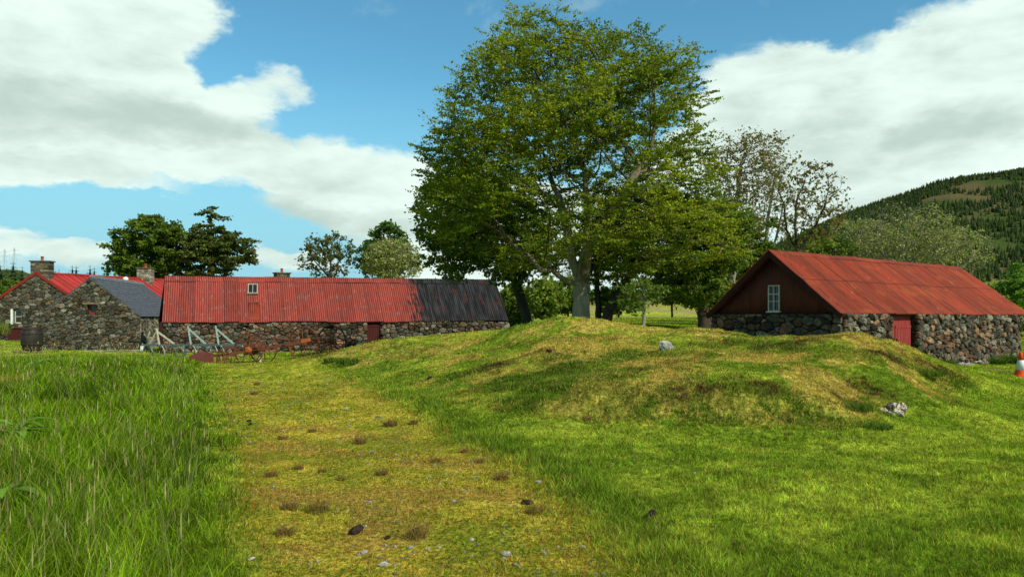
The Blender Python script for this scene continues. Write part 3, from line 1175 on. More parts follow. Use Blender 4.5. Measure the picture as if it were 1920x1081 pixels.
# ------------------------------------------------------------------ corrugated sheets
def corrugated(name, mat, parent, A, B, Cc, D, pitch=.1, amp=.016, rows=2, seam=None, ragged=.02, seed=0, u_off=0.0, under=True, thick=.006, sag=.03):
    """A,B eave (left,right), Cc,D ridge (right,left)"""
    r = np.random.default_rng(seed)
    A, B, Cc, D = [np.array(v, float) for v in (A, B, Cc, D)]
    L = np.linalg.norm(B - A)
    H = np.linalg.norm(D - A)
    nrm = np.cross(B - A, D - A)
    nrm /= np.linalg.norm(nrm)
    if nrm[2] < 0: nrm = -nrm
    nu = max(2, int(L / pitch) * 6)
    vs = np.linspace(0, 1, rows * 4 + 1)
    u = np.linspace(0, 1, nu + 1)
    sheet = np.floor(u * L / .8).astype(int)
    nsh = sheet.max() + 2
    jit = r.normal(size=nsh) * ragged
    lift = r.normal(size=nsh) * .006
    U, Vv = np.meshgrid(u, vs, indexing='xy')
    Pt = (A * (1 - U[..., None]) + B * U[..., None]) * (1 - Vv[..., None]) + (D * (1 - U[..., None]) + Cc * U[..., None]) * Vv[..., None]
    off = amp * np.sin(2 * np.pi * U * L / pitch) + lift[sheet][None, :]
    off += (fbm(U * L / 2.5, Vv * H / 1.5, 200 + seed, 3) - .5) * sag * 1.5
    if seam:
        off += np.where(Vv < seam, .0, .0) + .018 * np.clip(1 - ((Vv - seam) % 1) * 12, 0, 1) * (Vv >= seam)
    down = (A - D) / H
    Pt = Pt + nrm * off[..., None]
    Pt = Pt + down * (jit[sheet][None, :, None] * (1 - Vv[..., None]) ** 2)
    n, m = Pt.shape[:2]
    V = Pt.reshape(-1, 3)
    UV = np.stack([U * L + u_off, (1 - Vv) * H], -1).reshape(-1, 2)
    i, j = np.meshgrid(np.arange(n - 1), np.arange(m - 1), indexing='ij')
    i, j = i.ravel(), j.ravel()
    q = np.c_[i * m + j, i * m + j + 1, (i + 1) * m + j + 1, (i + 1) * m + j]
    o = np_mesh(name, V, q, mat, parent, None, UV, smooth=True)
    so_ = o.modifiers.new('thickness', 'SOLIDIFY')
    so_.thickness = thick
    so_.offset = -1
    return o


def cap_strip(name, mat, parent, p, q, w=.16, seed=0, slope=.75, n=24):
    """ridge flashing: bent strip over the ridge line, slightly wavy"""
    p, q = Vector(p), Vector(q)
    e = (q - p).normalized()
    s = e.cross(Vector((0, 0, 1))).normalized()
    r = np.random.default_rng(seed)
    V, UV, Fc = [], [], []
    L = (q - p).length
    for k in range(n + 1):
        c = p + (q - p) * k / n + Vector((0, 0, .03 + r.normal() * .006))
        for t in (-1, -.5, 0, .5, 1):
            V.append(tuple(c + s * t * w - Vector((0, 0, abs(t) * w * slope))))
            UV.append((L * k / n, 20 + t * w))
    for k in range(n):
        for j in range(4):
            a = k * 5 + j
            Fc.append((a, a + 1, a + 6, a + 5))
    o = np_mesh(name, np.array(V), np.array(Fc), mat, parent, None, np.array(UV))
    m = o.modifiers.new('thickness', 'SOLIDIFY')
    m.thickness = .008
    return o


def slate_roof(parent, A, B, Cc, D, mat, course=.20, wide=.26, seed=0):
    """courses of individual slates laid as thin tilted slabs in one mesh"""
    r = np.random.default_rng(seed)
    A, B, Cc, D = [np.array(v, float) for v in (A, B, Cc, D)]
    H = np.linalg.norm(D - A)
    L = np.linalg.norm(B - A)
    nrm = np.cross(B - A, D - A); nrm /= np.linalg.norm(nrm)
    if nrm[2] < 0: nrm = -nrm
    mb = MB()
    # deck
    def pt(u, v, d):
        return Vector(((A * (1 - u) + B * u) * (1 - v) + (D * (1 - u) + Cc * u) * v + nrm * d))
    mb.hexa([pt(0, 0, -.06), pt(1, 0, -.06), pt(1, 1, -.06), pt(0, 1, -.06), pt(0, 0, 0), pt(1, 0, 0), pt(1, 1, 0), pt(0, 1, 0)])
    nv = int(H / course)
    for k in range(nv):
        v0, v1 = k / nv - .01, min(1, (k + 1.25) / nv)
        u = -(wide * r.random()) / L
        while u < 1:
            w = wide / L * r.uniform(.75, 1.25)
            a, b = max(u, 0) + .003 / L, min(u + w, 1) - .003 / L
            if b - a > .05 / L:
                dz = r.normal() * .003
                vj = r.normal() * .008 / H
                mb.hexa([pt(a, v0 + vj, .016 + dz), pt(b, v0 + vj, .016 + dz), pt(b, v1, .002), pt(a, v1, .002),
                         pt(a, v0 + vj, .030 + dz), pt(b, v0 + vj, .030 + dz), pt(b, v1, .010), pt(a, v1, .010)])
            u += w
    return mb.build('roof', mat, parent)


def window(parent, C0, ex, nrm, w, h, cols, rows, bar=.035, mat=None, name='window', depth=.05, top_rail=None, upv=None):
    """C0 bottom centre; > frame mesh with a glass pane child"""
    C0, ex, nrm = Vector(C0), Vector(ex).normalized(), Vector(nrm).normalized()
    up = ex.cross(nrm) if abs(ex.cross(nrm).z) > .3 else Vector((0, 0, 1))
    if up.z < 0: up = -up
    if upv is not None: up = Vector(upv).normalized()
    ax = (ex, nrm, up)
    mb = MB()
    fr = bar * 1.5
    mb.box(C0 + up * (fr / 2), (w, depth, fr), ax)
    mb.box(C0 + up * (h - fr / 2), (w, depth, fr), ax)
    for s in (-1, 1):
        mb.box(C0 + ex * s * (w / 2 - fr / 2) + up * (h / 2), (fr, depth, h - 2 * fr), ax)
    for k in range(1, cols):
        mb.box(C0 + ex * (w * (k / cols - .5)) + up * (h / 2), (bar, depth * .7, h - 2 * fr), ax)
    zs = [k / rows for k in range(1, rows)] if top_rail is None else top_rail
    for t in zs:
        mb.box(C0 + up * (h * t), (w - 2 * fr, depth * .65, bar * (1.5 if top_rail and t > .6 else 1)), ax)
    mb.box(C0 - up * .02 + nrm * .03, (w + .08, .12, .04), ax)
    f = mb.build(name, mat or M_FRAME, parent)
    g = MB()
    g.box(C0 + up * (h / 2) - nrm * depth * .25, (w - fr, .008, h - fr), ax)
    g.build('pane', M_GLASS, f)
    return f


def chimney(parent, c, w, d, h, e, pot=True, seed=0, size=.26, pale=False):
    """squared rubble stack: stone courses, coping slab and a clay pot"""
    c = Vector(c)
    e = Vector(e).normalized()
    n = Vector((-e.y, e.x, 0))
    r = np.random.default_rng(seed)
    mb = MB()
    z = 0
    cols = []
    while z < h - .01:
        ch = min(r.uniform(.13, .2), h - z)
        ox = -w / 2
        while ox < w / 2 - .02:
            bw = min(r.uniform(.2, .45), w / 2 - ox)
            if w / 2 - ox - bw < .1: bw = w / 2 - ox
            j = r.uniform(-.012, .012)
            mb.box(c + e * (ox + bw / 2) + Vector((0, 0, z + ch / 2)), (bw - .012, d + j, ch - .012), (e, n, Vector((0, 0, 1))))
            k = r.choice(len(PAL_GREY))
            cols += [np.array(PAL_GREY[k]) * r.uniform(.7, 1.3) * (1.7 if pale else 1.0)] * 8
            ox += bw
        z += ch
    mb.box(c + Vector((0, 0, h / 2)), (w - .06, d - .04, h - .01), (e, n, Vector((0, 0, 1))))
    cols += [np.array((.06, .055, .045))] * 8
    mb.box(c + Vector((0, 0, h + .045)), (w + .16, d + .16, .09), (e, n, Vector((0, 0, 1))))
    cols += [np.array((.10, .095, .08))] * 8
    o = np_mesh('chimney', np.array(mb.v), [np.array(mb.f)], M_STONE, parent, np.array(cols))
    if pot:
        p = MB()
        p.lathe([(.10, 0), (.115, .02), (.105, .06), (.10, .30), (.125, .31), (.125, .36), (.085, .36), (.085, .3)], c + Vector((0, 0, h + .088)), 16)
        p.build('chimney_pot', M_POT, o, True)
    return o


# ------------------------------------------------------------------ the small barn on the right
def small_barn():
    root = empty('barn', (9.75, 22, 0))
    tag(root, 'small stone barn with rusty red roof and brown iron gable', 'barn')
    A = Vector((9.75, 22.0, 0))
    e = Vector((.811, .585, 0))            # along the front
    g = Vector((-.585, .811, 0))           # along the gable, away
    L, Wd = 12.6, 4.75
    zt = 1.74
    pk = 3.68
    inv = Matrix_inv(root)
    f = stone_wall(root, A, e, -g, [(0, -.35), (L, -.35), (L, zt - .02), (0, zt)], holes=[(2.75, 4.30, -.35, zt)], size=.29, seed=1, depth=.12)
    g1 = stone_wall(root, A, g, -e, [(0, -.2), (Wd, -.2), (Wd, zt - .03), (0, zt - .02)], size=.36, seed=2, depth=.13, bright=.8)
    stone_wall(root, A + e * L, g, e, [(0, -.35), (Wd, -.35), (Wd, zt), (0, zt)], size=.4, seed=3)
    stone_wall(root, A + g * Wd, e, g, [(0, -.35), (L, -.35), (L, zt), (0, zt)], size=.45, seed=4)
    # iron gable: vertical corrugated sheets
    for k, (o_, s) in enumerate(((A, -1), (A + e * L, 1))):
        V, Fc = [], []
        n = int(Wd / .076) * 4
        for i in range(n + 1):
            t = i / n
            top = zt + (pk - zt) * (1 - abs(2 * t - 1)) - .03
            off = .013 * math.sin(2 * math.pi * t * Wd / .076) - .16
            p = o_ + g * (t * Wd) + e * (s * off)
            V += [(p.x, p.y, zt - .05), (p.x, p.y, max(top, zt - .045))]
        Fc = [(2 * i, 2 * i + 2, 2 * i + 3, 2 * i + 1) for i in range(n)]
        go = np_mesh('gable', np.array(V), np.array(Fc), M_GABLE, root, smooth=True)
        m = go.modifiers.new('thickness', 'SOLIDIFY'); m.thickness = .01
    # roof
    ov, oe = .26, .09
    mid = A + g * (Wd / 2)
    sl = (pk - zt) / (Wd / 2)
    r0 = mid - e * ov + Vector((0, 0, pk + .06))
    r1 = mid + e * (L + .3) + Vector((0, 0, pk + .02))
    ef0 = A - g * oe - e * ov + Vector((0, 0, zt + .06 - sl * oe))
    ef1 = A - g * oe + e * (L + .85) + Vector((0, 0, zt + .02 - sl * oe))
    eb0 = A + g * (Wd + oe) - e * ov + Vector((0, 0, zt + .06 - sl * oe))
    eb1 = A + g * (Wd + oe) + e * (L + .85) + Vector((0, 0, zt + .02 - sl * oe))
    ro = corrugated('roof', M_ROOF2, root, ef0, ef1, r1, r0, .12, .024, 4, .5, .012, 31)
    corrugated('roof', M_ROOF2, root, eb1, eb0, r0, r1, .12, .024, 3, None, .012, 32)
    cap_strip('ridge_cap', M_ROOF2, root, r0, r1, .17, 5, .8)
    # barge boards on the near gable, under the sheets
    for ea in (ef0, eb0):
        mb = MB()
        a, b = ea + Vector((0, 0, -.10)) + e * .04, r0 + Vector((0, 0, -.10)) + e * .04
        mb.bar(a, b, .035, .17, (0, 0, 1))
        mb.bar(a + e * .10 + Vector((0, 0, .02)), b + e * .10 + Vector((0, 0, .02)), .16, .05, (0, 0, 1))
        mb.build('barge_board', M_FASCIA, root)
    # eave purlin behind the sheet ends
    mb = MB()
    mb.bar(A + e * .1 + g * .05 + Vector((0, 0, zt - .03)), A + e * (L - .1) + g * .05 + Vector((0, 0, zt - .05)), .12, .10)
    mb.build('wall_plate', M_FASCIA, root)
    window(root, A + g * 2.42 - e * (-.13) + Vector((0, 0, 1.80)) , g, -e, .42, .84, 2, 3, .020, M_FRAME, depth=.07, top_rail=[.38, .66])
    # door set back in the opening
    d0 = A + e * 2.78 + g * .17
    mb = MB()
    z0 = .0
    n = 9
    for k in range(n):
        w = 1.5 / n
        c = d0 + e * (w * (k + .5))
        if k < 3: mb.box(c + Vector((0, 0, z0 + .82)), (w - .008, .035, 1.72), (e, g, Vector((0, 0, 1))))
        else: mb.box(c + Vector((0, 0, z0 + .62)) - g * .02, (w - .008, .035, 1.34), (e, g, Vector((0, 0, 1))))
    mb.box(d0 + e * .75 + Vector((0, 0, z0 + 1.49)), (1.5, .05, .36), (e, g, Vector((0, 0, 1))))
    mb.box(d0 + e * 1.0 - g * .035 + Vector((0, 0, z0 + 1.30)), (1.0, .03, .09), (e, g, Vector((0, 0, 1))))
    door = mb.build('door', M_DOOR, root)
    hb = MB()
    hb.box(d0 + e * .58 - g * .045 + Vector((0, 0, .85)), (.03, .04, .14), (e, g, Vector((0, 0, 1))))
    hb.build('handle', M_IRON, door)
    lb = MB()
    lb.box(A + e * 3.52 + g * .16 + Vector((0, 0, zt + .0 - .03)), (1.62, .34, .10), (e, g, Vector((0, 0, 1))))
    lb.build('lintel', M_FASCIA, root)
    BMASK.append([tuple((A + v).xy) for v in (Vector((0, 0, 0)), e * L, e * L + g * Wd, g * Wd)])
    finish(root)


def Matrix_inv(root):
    return None


def finish(root):
    """children were modelled in world space: seat them under the moved root"""
    off = root.location.copy()
    for ch in root.children:
        ch.location = ch.location - off


# ------------------------------------------------------------------ the long barn
def long_barn():
    root = empty('long_barn', (-10, 43.5, -.3))
    tag(root, 'long low stone barn with weathered red roof blackened at one end', 'barn')
    A = Vector((-19.15, 41.0, 0)); B = Vector((-.25, 45.6, 0))
    D = Vector((-21.75, 46.3, 0)); C = Vector((-1.3, 51.2, 0))
    e = (B - A).normalized(); L = (B - A).length
    n = Vector((e.y, -e.x, 0))
    zt = 1.30
    H = 3.93
    def u_at(px):
        k = (px - 960) / 1400.0
        return (k * A.y - A.x) / (e.x - k * e.y)
    du0, du1 = u_at(689), u_at(713)
    stone_wall(root, A, e, n, [(0, -.7), (L, -.7), (L, zt + .02), (0, zt)], holes=[(du0, du1, -.7, zt + .02)], size=.34, seed=11, depth=.10, bright=.95)
    ge = (D - A).normalized()
    stone_wall(root, A, ge, Vector((-ge.y, ge.x, 0)), [(0, -.8), ((D - A).length, -.8), ((D - A).length, zt), (0, zt)], size=.40, seed=12)
    gr = (C - B).normalized()
    stone_wall(root, B, gr, Vector((gr.y, -gr.x, 0)), [(0, -.5), ((C - B).length, -.5), ((C - B).length, zt), (0, zt)], size=.4, seed=13)
    stone_wall(root, D, (C - D).normalized(), -n, [(0, -.5), ((C - D).length, -.5), ((C - D).length, zt), (0, zt)], size=.5, seed=14)
    r0 = P(309, 518.5, 43.7); r1 = P(929, 525, 48.4)
    for a, b, p in ((A, D, r0), (B, C, r1)):
        mb = MB()
        mid = (a + b) / 2
        s = (1 if a is A else -1)
        off = e * (.12 * s)
        pts = [a + off, b + off]
        V = [a + off + Vector((0, 0, zt - .1)), b + off + Vector((0, 0, zt - .1)), Vector((p.x, p.y, p.z - .12)) + e * (.25 * s),
             a + off + e * .06 * s + Vector((0, 0, zt - .1)), b + off + e * .06 * s + Vector((0, 0, zt - .1)), Vector((p.x, p.y, p.z - .12)) + e * (.31 * s)]
        mb.add(V, [(0, 1, 2), (3, 5, 4), (0, 3, 4, 1), (1, 4, 5, 2), (2, 5, 3, 0)])
        mb.build('gable', M_FASCIA, root)
    e0 = P(303.5, 605.5, 40.85); e1 = P(954, 600.5, 45.5)
    corrugated('roof', M_ROOF1, root, e0, e1, r1, r0, .12, .022, 4, None, .035, 41, sag=.06)
    b0 = Vector((D.x - .25, D.y + .15, zt)); b1 = Vector((C.x + .2, C.y + .15, zt))
    corrugated('roof', M_ROOF1, root, b1, b0, r0, r1, .12, .022, 3, None, .03, 42)
    # lapping ridge sheets
    dn = (Vector(e0) - Vector(r0)).normalized()
    nn = (Vector(e1) - Vector(e0)).cross(Vector(r0) - Vector(e0)).normalized()
    if nn.z < 0: nn = -nn
    corrugated('ridge_cap', M_ROOF1, root, Vector(r0) + dn * .46 + nn * .035, Vector(r1) + dn * .44 + nn * .035, Vector(r1) + nn * .045 + Vector((0, 0, .02)), Vector(r0) + nn * .045 + Vector((0, 0, .02)),
               .12, .020, 1, None, .03, 43, thick=.01)
    # verge boards
    mb = MB()
    mb.bar(Vector(e0) - nn * .10 + e * .03, Vector(r0) - nn * .10 + e * .03, .05, .16)
    mb.bar(b0 + Vector((0, 0, -.08)) + e * .05, Vector(r0) - nn * .10 + e * .03, .05, .16)
    mb.build('verge_board', M_FASCIA, root)
    # skylight and patch
    def on_roof(px, v, lift=0.0):
        k = (px - 960) / 1400.0
        a0, a1 = Vector(e0).lerp(Vector(r0), v), Vector(e1).lerp(Vector(r1), v)
        t = (k * a0.y - a0.x) / ((a1.x - a0.x) - k * (a1.y - a0.y))
        return a0.lerp(a1, t) + nn * lift
    er = (Vector(e1) - Vector(e0)).normalized()
    c = on_roof(474, .60, .09)
    window(root, c, er, nn, .54, .86, 2, 1, .024, M_FRAME, 'skylight', .10, upv=on_roof(474.5, .9) - on_roof(474, .6))
    p0, p1 = on_roof(466, .03, .03), on_roof(488, .03, .03)
    p2, p3 = on_roof(488, .42, .045), on_roof(466, .42, .045)
    pz = corrugated('roof_patch', M_ROOF2, root, p0, p1, p2, p3, .115, .015, 1, None, .0, 44)
    # door
    w = du1 - du0
    mb = MB()
    c = A + e * ((du0 + du1) / 2) - n * .12
    nb = 5
    for k in range(nb):
        mb.box(c + e * (w * ((k + .5) / nb - .5)) + Vector((0, 0, .38)), (w / nb - .01, .04, 1.85), (e, n, Vector((0, 0, 1))))
    for z in (.0, .95):
        mb.box(c + n * .03 + Vector((0, 0, z + .1)), (w * .95, .03, .10), (e, n, Vector((0, 0, 1))))
    d = mb.build('door', M_DOOR2, root)
    hb = MB(); hb.box(c + e * w * .35 + n * .05 + Vector((0, 0, .45)), (.03, .05, .12), (e, n, Vector((0, 0, 1)))); hb.build('handle', M_IRON, d)
    BMASK.append([tuple(v.xy) for v in (A, B, C, D)])
    finish(root)


# ------------------------------------------------------------------ the houses at the left
def gable_house(name, label, gl, gr_, pk, back, roofmat, slate=False, size=.3, holes=(), seed=0, zb=-.8, over=.0, eave=.05, wl=1.3, side_pal=None, side_bright=1.0, pal=PAL_GREY, rough_sz=1.5):
    """gl, gr_: gable corners at eave height; pk: gable peak; back: vector to the far gable"""
    root = empty(name, (gl.x, gl.y, zb))
    tag(root, label, 'house')
    e = Vector((gr_.x - gl.x, gr_.y - gl.y, 0)); Wd = e.length; e.normalize()
    n = Vector((e.y, -e.x, 0))
    b = Vector(back); bu = b.normalized()
    base = Vector((gl.x, gl.y, 0)); br = Vector((gr_.x, gr_.y, 0))
    um = (Vector((pk.x, pk.y, 0)) - base).dot(e)
    wallp = [(0, zb), (Wd, zb), (Wd, gr_.z), (um, pk.z), (0, gl.z)]
    stone_wall(root, base, e, n, wallp, holes=holes, size=size, seed=seed, pal=pal, depth=.07, squash=rough_sz)
    stone_wall(root, base + b, e, -n, wallp, size=.6, seed=seed + 1, pal=pal)
    stone_wall(root, br, bu, e, [(0, zb), (b.length, zb), (b.length, gr_.z), (0, gr_.z)], size=size, seed=seed + 2, pal=side_pal or pal, bright=side_bright, depth=.05)
    stone_wall(root, base, bu, -e, [(0, zb), (b.length, zb), (b.length, gl.z), (0, gl.z)], size=.5, seed=seed + 3, pal=pal)
    up = Vector((0, 0, .07))
    dr = (gr_ - pk).normalized(); dl = (gl - pk).normalized()
    R0 = pk + up - bu * over; R1 = pk + b + up + bu * over
    Er0 = gr_ + up + dr * eave - bu * over; Er1 = gr_ + up + b + dr * eave + bu * over
    El0 = gl + up + dl * eave - bu * over; El1 = gl + up + b + dl * eave + bu * over
    if slate:
        slate_roof(root, Er0, Er1, R1, R0, roofmat, seed=seed)
        slate_roof(root, El1, El0, R0, R1, roofmat, seed=seed + 1)
        mb = MB()
        mb.tube([R0 + Vector((0, 0, .05)), R1 + Vector((0, 0, .05))], .07, 8)
        mb.bar(R0 + dr * .09 + Vector((0, 0, .045)), R1 + dr * .09 + Vector((0, 0, .045)), .16, .02, (dr.cross(bu)))
        mb.build('ridge_cap', M_RIDGE, root)
    else:
        corrugated('roof', roofmat, root, Er0, Er1, R1, R0, .1, .012, 2, None, .0, seed)
        corrugated('roof', roofmat, root, El1, El0, R0, R1, .1, .012, 2, None, .0, seed + 1)
        cap_strip('ridge_cap', roofmat, root, R0, R1, .16, seed)
        for E in (Er0, El0):
            mb = MB()
            mb.bar(E + Vector((0, 0, -.09)), R0 + Vector((0, 0, -.09)), .04, .20)
            mb.build('barge_board', M_REDFASCIA, root)
    BMASK.append([tuple(v.xy) for v in (base, br, br + b, base + b)])
    return root, base, e, n, b, bu, um


def houses():
    # slate-roofed byre
    gl, gr_, pk = P(78, 592, 46), P(262, 592, 46), P(170, 521, 46)
    bk = P(268, 534, 56.6) - pk; bk.z = 0
    # little window: hole in the gable
    wu = (P(172, 580, 46) - gl).x
    root, base, e, n, b, bu, um = gable_house('byre', 'rubble stone byre with dark slate roof beside the long barn', gl, gr_, pk, bk, M_SLATE, True, .32,
                                              [(wu - .24, wu + .24, 1.76, 2.36)], 50, eave=.14, side_bright=1.9)
    window(root, base + e * wu - n * .18 + Vector((0, 0, 1.78)), e, n, .46, .56, 1, 1, .05, M_DOOR, depth=.06)
    mb = MB(); mb.box(base + e * (wu - .02) + n * .05 + Vector((0, 0, 2.42)), (.95, .2, .12), (e, n, Vector((0, 0, 1)))); mb.build('lintel', M_DUNGSTONE, root)
    # vent cowl and white rails on the ridge
    v = P(235.5, 527, 52.8)
    mb = MB()
    mb.lathe([(.07, -.25), (.07, .02), (.17, .06), (.19, .16), (.15, .26), (.06, .31), (.01, .32)], v, 14)
    mb.build('vent_cowl', M_WHITE, root, True)
    mb = MB()
    for px in (252, 256):
        q = P(px, 531, 55)
        mb.tube([q + Vector((-.06, 0, .14)), q + Vector((.0, -.05, .1)), q + Vector((.10, -.12, -.06)), q + Vector((.16, -.2, -.25))], .018, 6)
    mb.build('roof_hook', M_WHITE, root)
    finish(root)
    # farmhouse
    d = 59.0
    gl, gr_, pk = P(-50, 592, d - .6), P(190, 592, d + .6), P(70, 511, d)
    bk = P(305, 525.5, d * 1.2) - pk; bk = Vector((bk.x, bk.y, 0)) * 1.12
    k = (33 - 960) / 1400.0
    eh = Vector((gr_.x - gl.x, gr_.y - gl.y, 0)).normalized()
    wu = (k * gl.y - gl.x) / (eh.x - k * eh.y)
    root, base, e, n, b, bu, um = gable_house('farmhouse', 'stone farmhouse with bright red roof and two chimneys', gl, gr_, pk, bk, M_ROOF3, False, .36,
                                              [(wu - .30, wu + .30, 1.05, 2.15)], 60, over=.12, eave=.25, zb=-.6)
    window(root, base + e * wu - n * .16 + Vector((0, 0, 1.08)), e, n, .56, 1.05, 1, 2, .05, M_FRAME, depth=.06)
    mb = MB(); mb.box(base + e * (wu - .38) + n * .06 + Vector((0, 0, 1.6)), (.14, .14, 1.2), (e, n, Vector((0, 0, 1)))); mb.build('window_jamb', M_WHITE, root)
    chimney(root, Vector((pk.x, pk.y, pk.z - .75)) + bu * .42, 1.40, .8, 1.62, e, seed=3)
    c2 = P(273, 522, d * 1.165)
    ch = chimney(root, Vector((c2.x, c2.y, c2.z - 1.1)), 1.25, .85, 2.0, e, seed=4, pale=True)
    finish(root)
    # cottage hidden behind the long barn: only the stack shows
    gl, gr_, pk = P(500, 592, 62), P(572, 592, 64), P(527, 545, 63)
    root, base, e, n, b, bu, um = gable_house('cottage', 'cottage behind the long barn with only its stone chimney showing over the ridge', gl, gr_, pk, Vector((-1.5, 7, 0)), M_SLATE, True, .5, [], 70, zb=-.6)
    chimney(root, Vector((P(525, 0, 63).x, 63.5, pk.z - .5)), 1.15, .8, (P(0, 510.5, 63).z - pk.z + .42), e, seed=6)
    finish(root)


# ------------------------------------------------------------------ trees
def colonise(start, env, n_attr, step, infl, kill, seed, maxit=160, clump=0.0, cs=1.2, trop=(0, 0, .05), jit=.12, shell=.35, zs=1.5, hole=()):
    """space colonisation. start: list of (polyline) trunks; env: ellipsoids (cx,cy,cz,rx,ry,rz,weight)"""
    r = np.random.default_rng(seed)
    pos, par = [], []
    for poly in start:
        pts = [np.array(p, float) for p in poly['pts']]
        prev = poly.get('from', -1)
        if prev >= 0:
            prev = int(np.argmin([np.linalg.norm(q - pts[0]) for q in pos]))
            pts = [pos[prev]] + pts[1:]
        else:
            pos.append(pts[0]); par.append(-1 if not pos[:-1] else 0 if poly.get('join') else -1)
            prev = len(pos) - 1
        for a, b in zip(pts[:-1], pts[1:]):
            k = max(1, int(np.linalg.norm(b - a) / step))
            for i in range(1, k + 1):
                q = a + (b - a) * i / k + r.normal(size=3) * step * .06
                pos.append(q); par.append(prev); prev = len(pos) - 1
    At = []
    wt = sum(e[6] * e[3] * e[4] * e[5] for e in env)
    for e in env:
        k = int(n_attr * e[6] * e[3] * e[4] * e[5] / wt)
        d = r.normal(size=(k * 2, 3)); d /= np.linalg.norm(d, axis=1)[:, None]
        rad = r.random(k * 2) ** shell
        p = d * rad[:, None] * np.array(e[3:6]) + np.array(e[:3])
        if clump:
            f = fbm(p[:, 0] / cs + p[:, 1] / cs * .7, p[:, 2] / cs * zs + p[:, 1] / cs * .5, seed, 3)
            p = p[f > np.quantile(f, clump)]
        At.append(p[:k])
    At = np.vstack(At)
    for e in hole:
        At = At[(((At - np.array(e[:3])) / np.array(e[3:6])) ** 2).sum(1) > 1]
    P_ = np.zeros((60000, 3)); n = len(pos)
    P_[:n] = pos
    nd = np.full(len(At), 1e9); ni = np.zeros(len(At), int)
    def upd(a, b):
        for s in range(a, b, 400):
            q = P_[s:min(b, s + 400)]
            d = np.sqrt(((At[:, None, :] - q[None]) ** 2).sum(2))
            m = d.argmin(1); dm = d[np.arange(len(At)), m]
            k = dm < nd
            nd[k] = dm[k]; ni[k] = m[k] + s
    upd(0, n)
    trop = np.array(trop)
    nchild = np.zeros(60000, int)
    for it in range(maxit):
        act = nd < infl
        if act.sum() == 0:
            if it == 0: infl *= 3; continue
            break
        idx = ni[act]
        v = At[act] - P_[idx]
        v /= np.maximum(np.linalg.norm(v, axis=1), 1e-6)[:, None]
        u, inv = np.unique(idx, return_inverse=True)
        acc = np.zeros((len(u), 3)); np.add.at(acc, inv, v)
        ok = nchild[u] < 4
        u, acc = u[ok], acc[ok]
        if len(u) == 0: break
        acc /= np.maximum(np.linalg.norm(acc, axis=1), 1e-6)[:, None]
        acc += trop + r.normal(size=acc.shape) * jit
        acc /= np.linalg.norm(acc, axis=1)[:, None]
        new = P_[u] + acc * step
        m = len(new)
        if n + m > 59000: break
        P_[n:n + m] = new
        par += list(u); nchild[u] += 1
        upd(n, n + m)
        n += m
        keep = nd > kill
        At, nd, ni = At[keep], nd[keep], ni[keep]
        if len(At) == 0: break
    return P_[:n].copy(), np.array(par), r


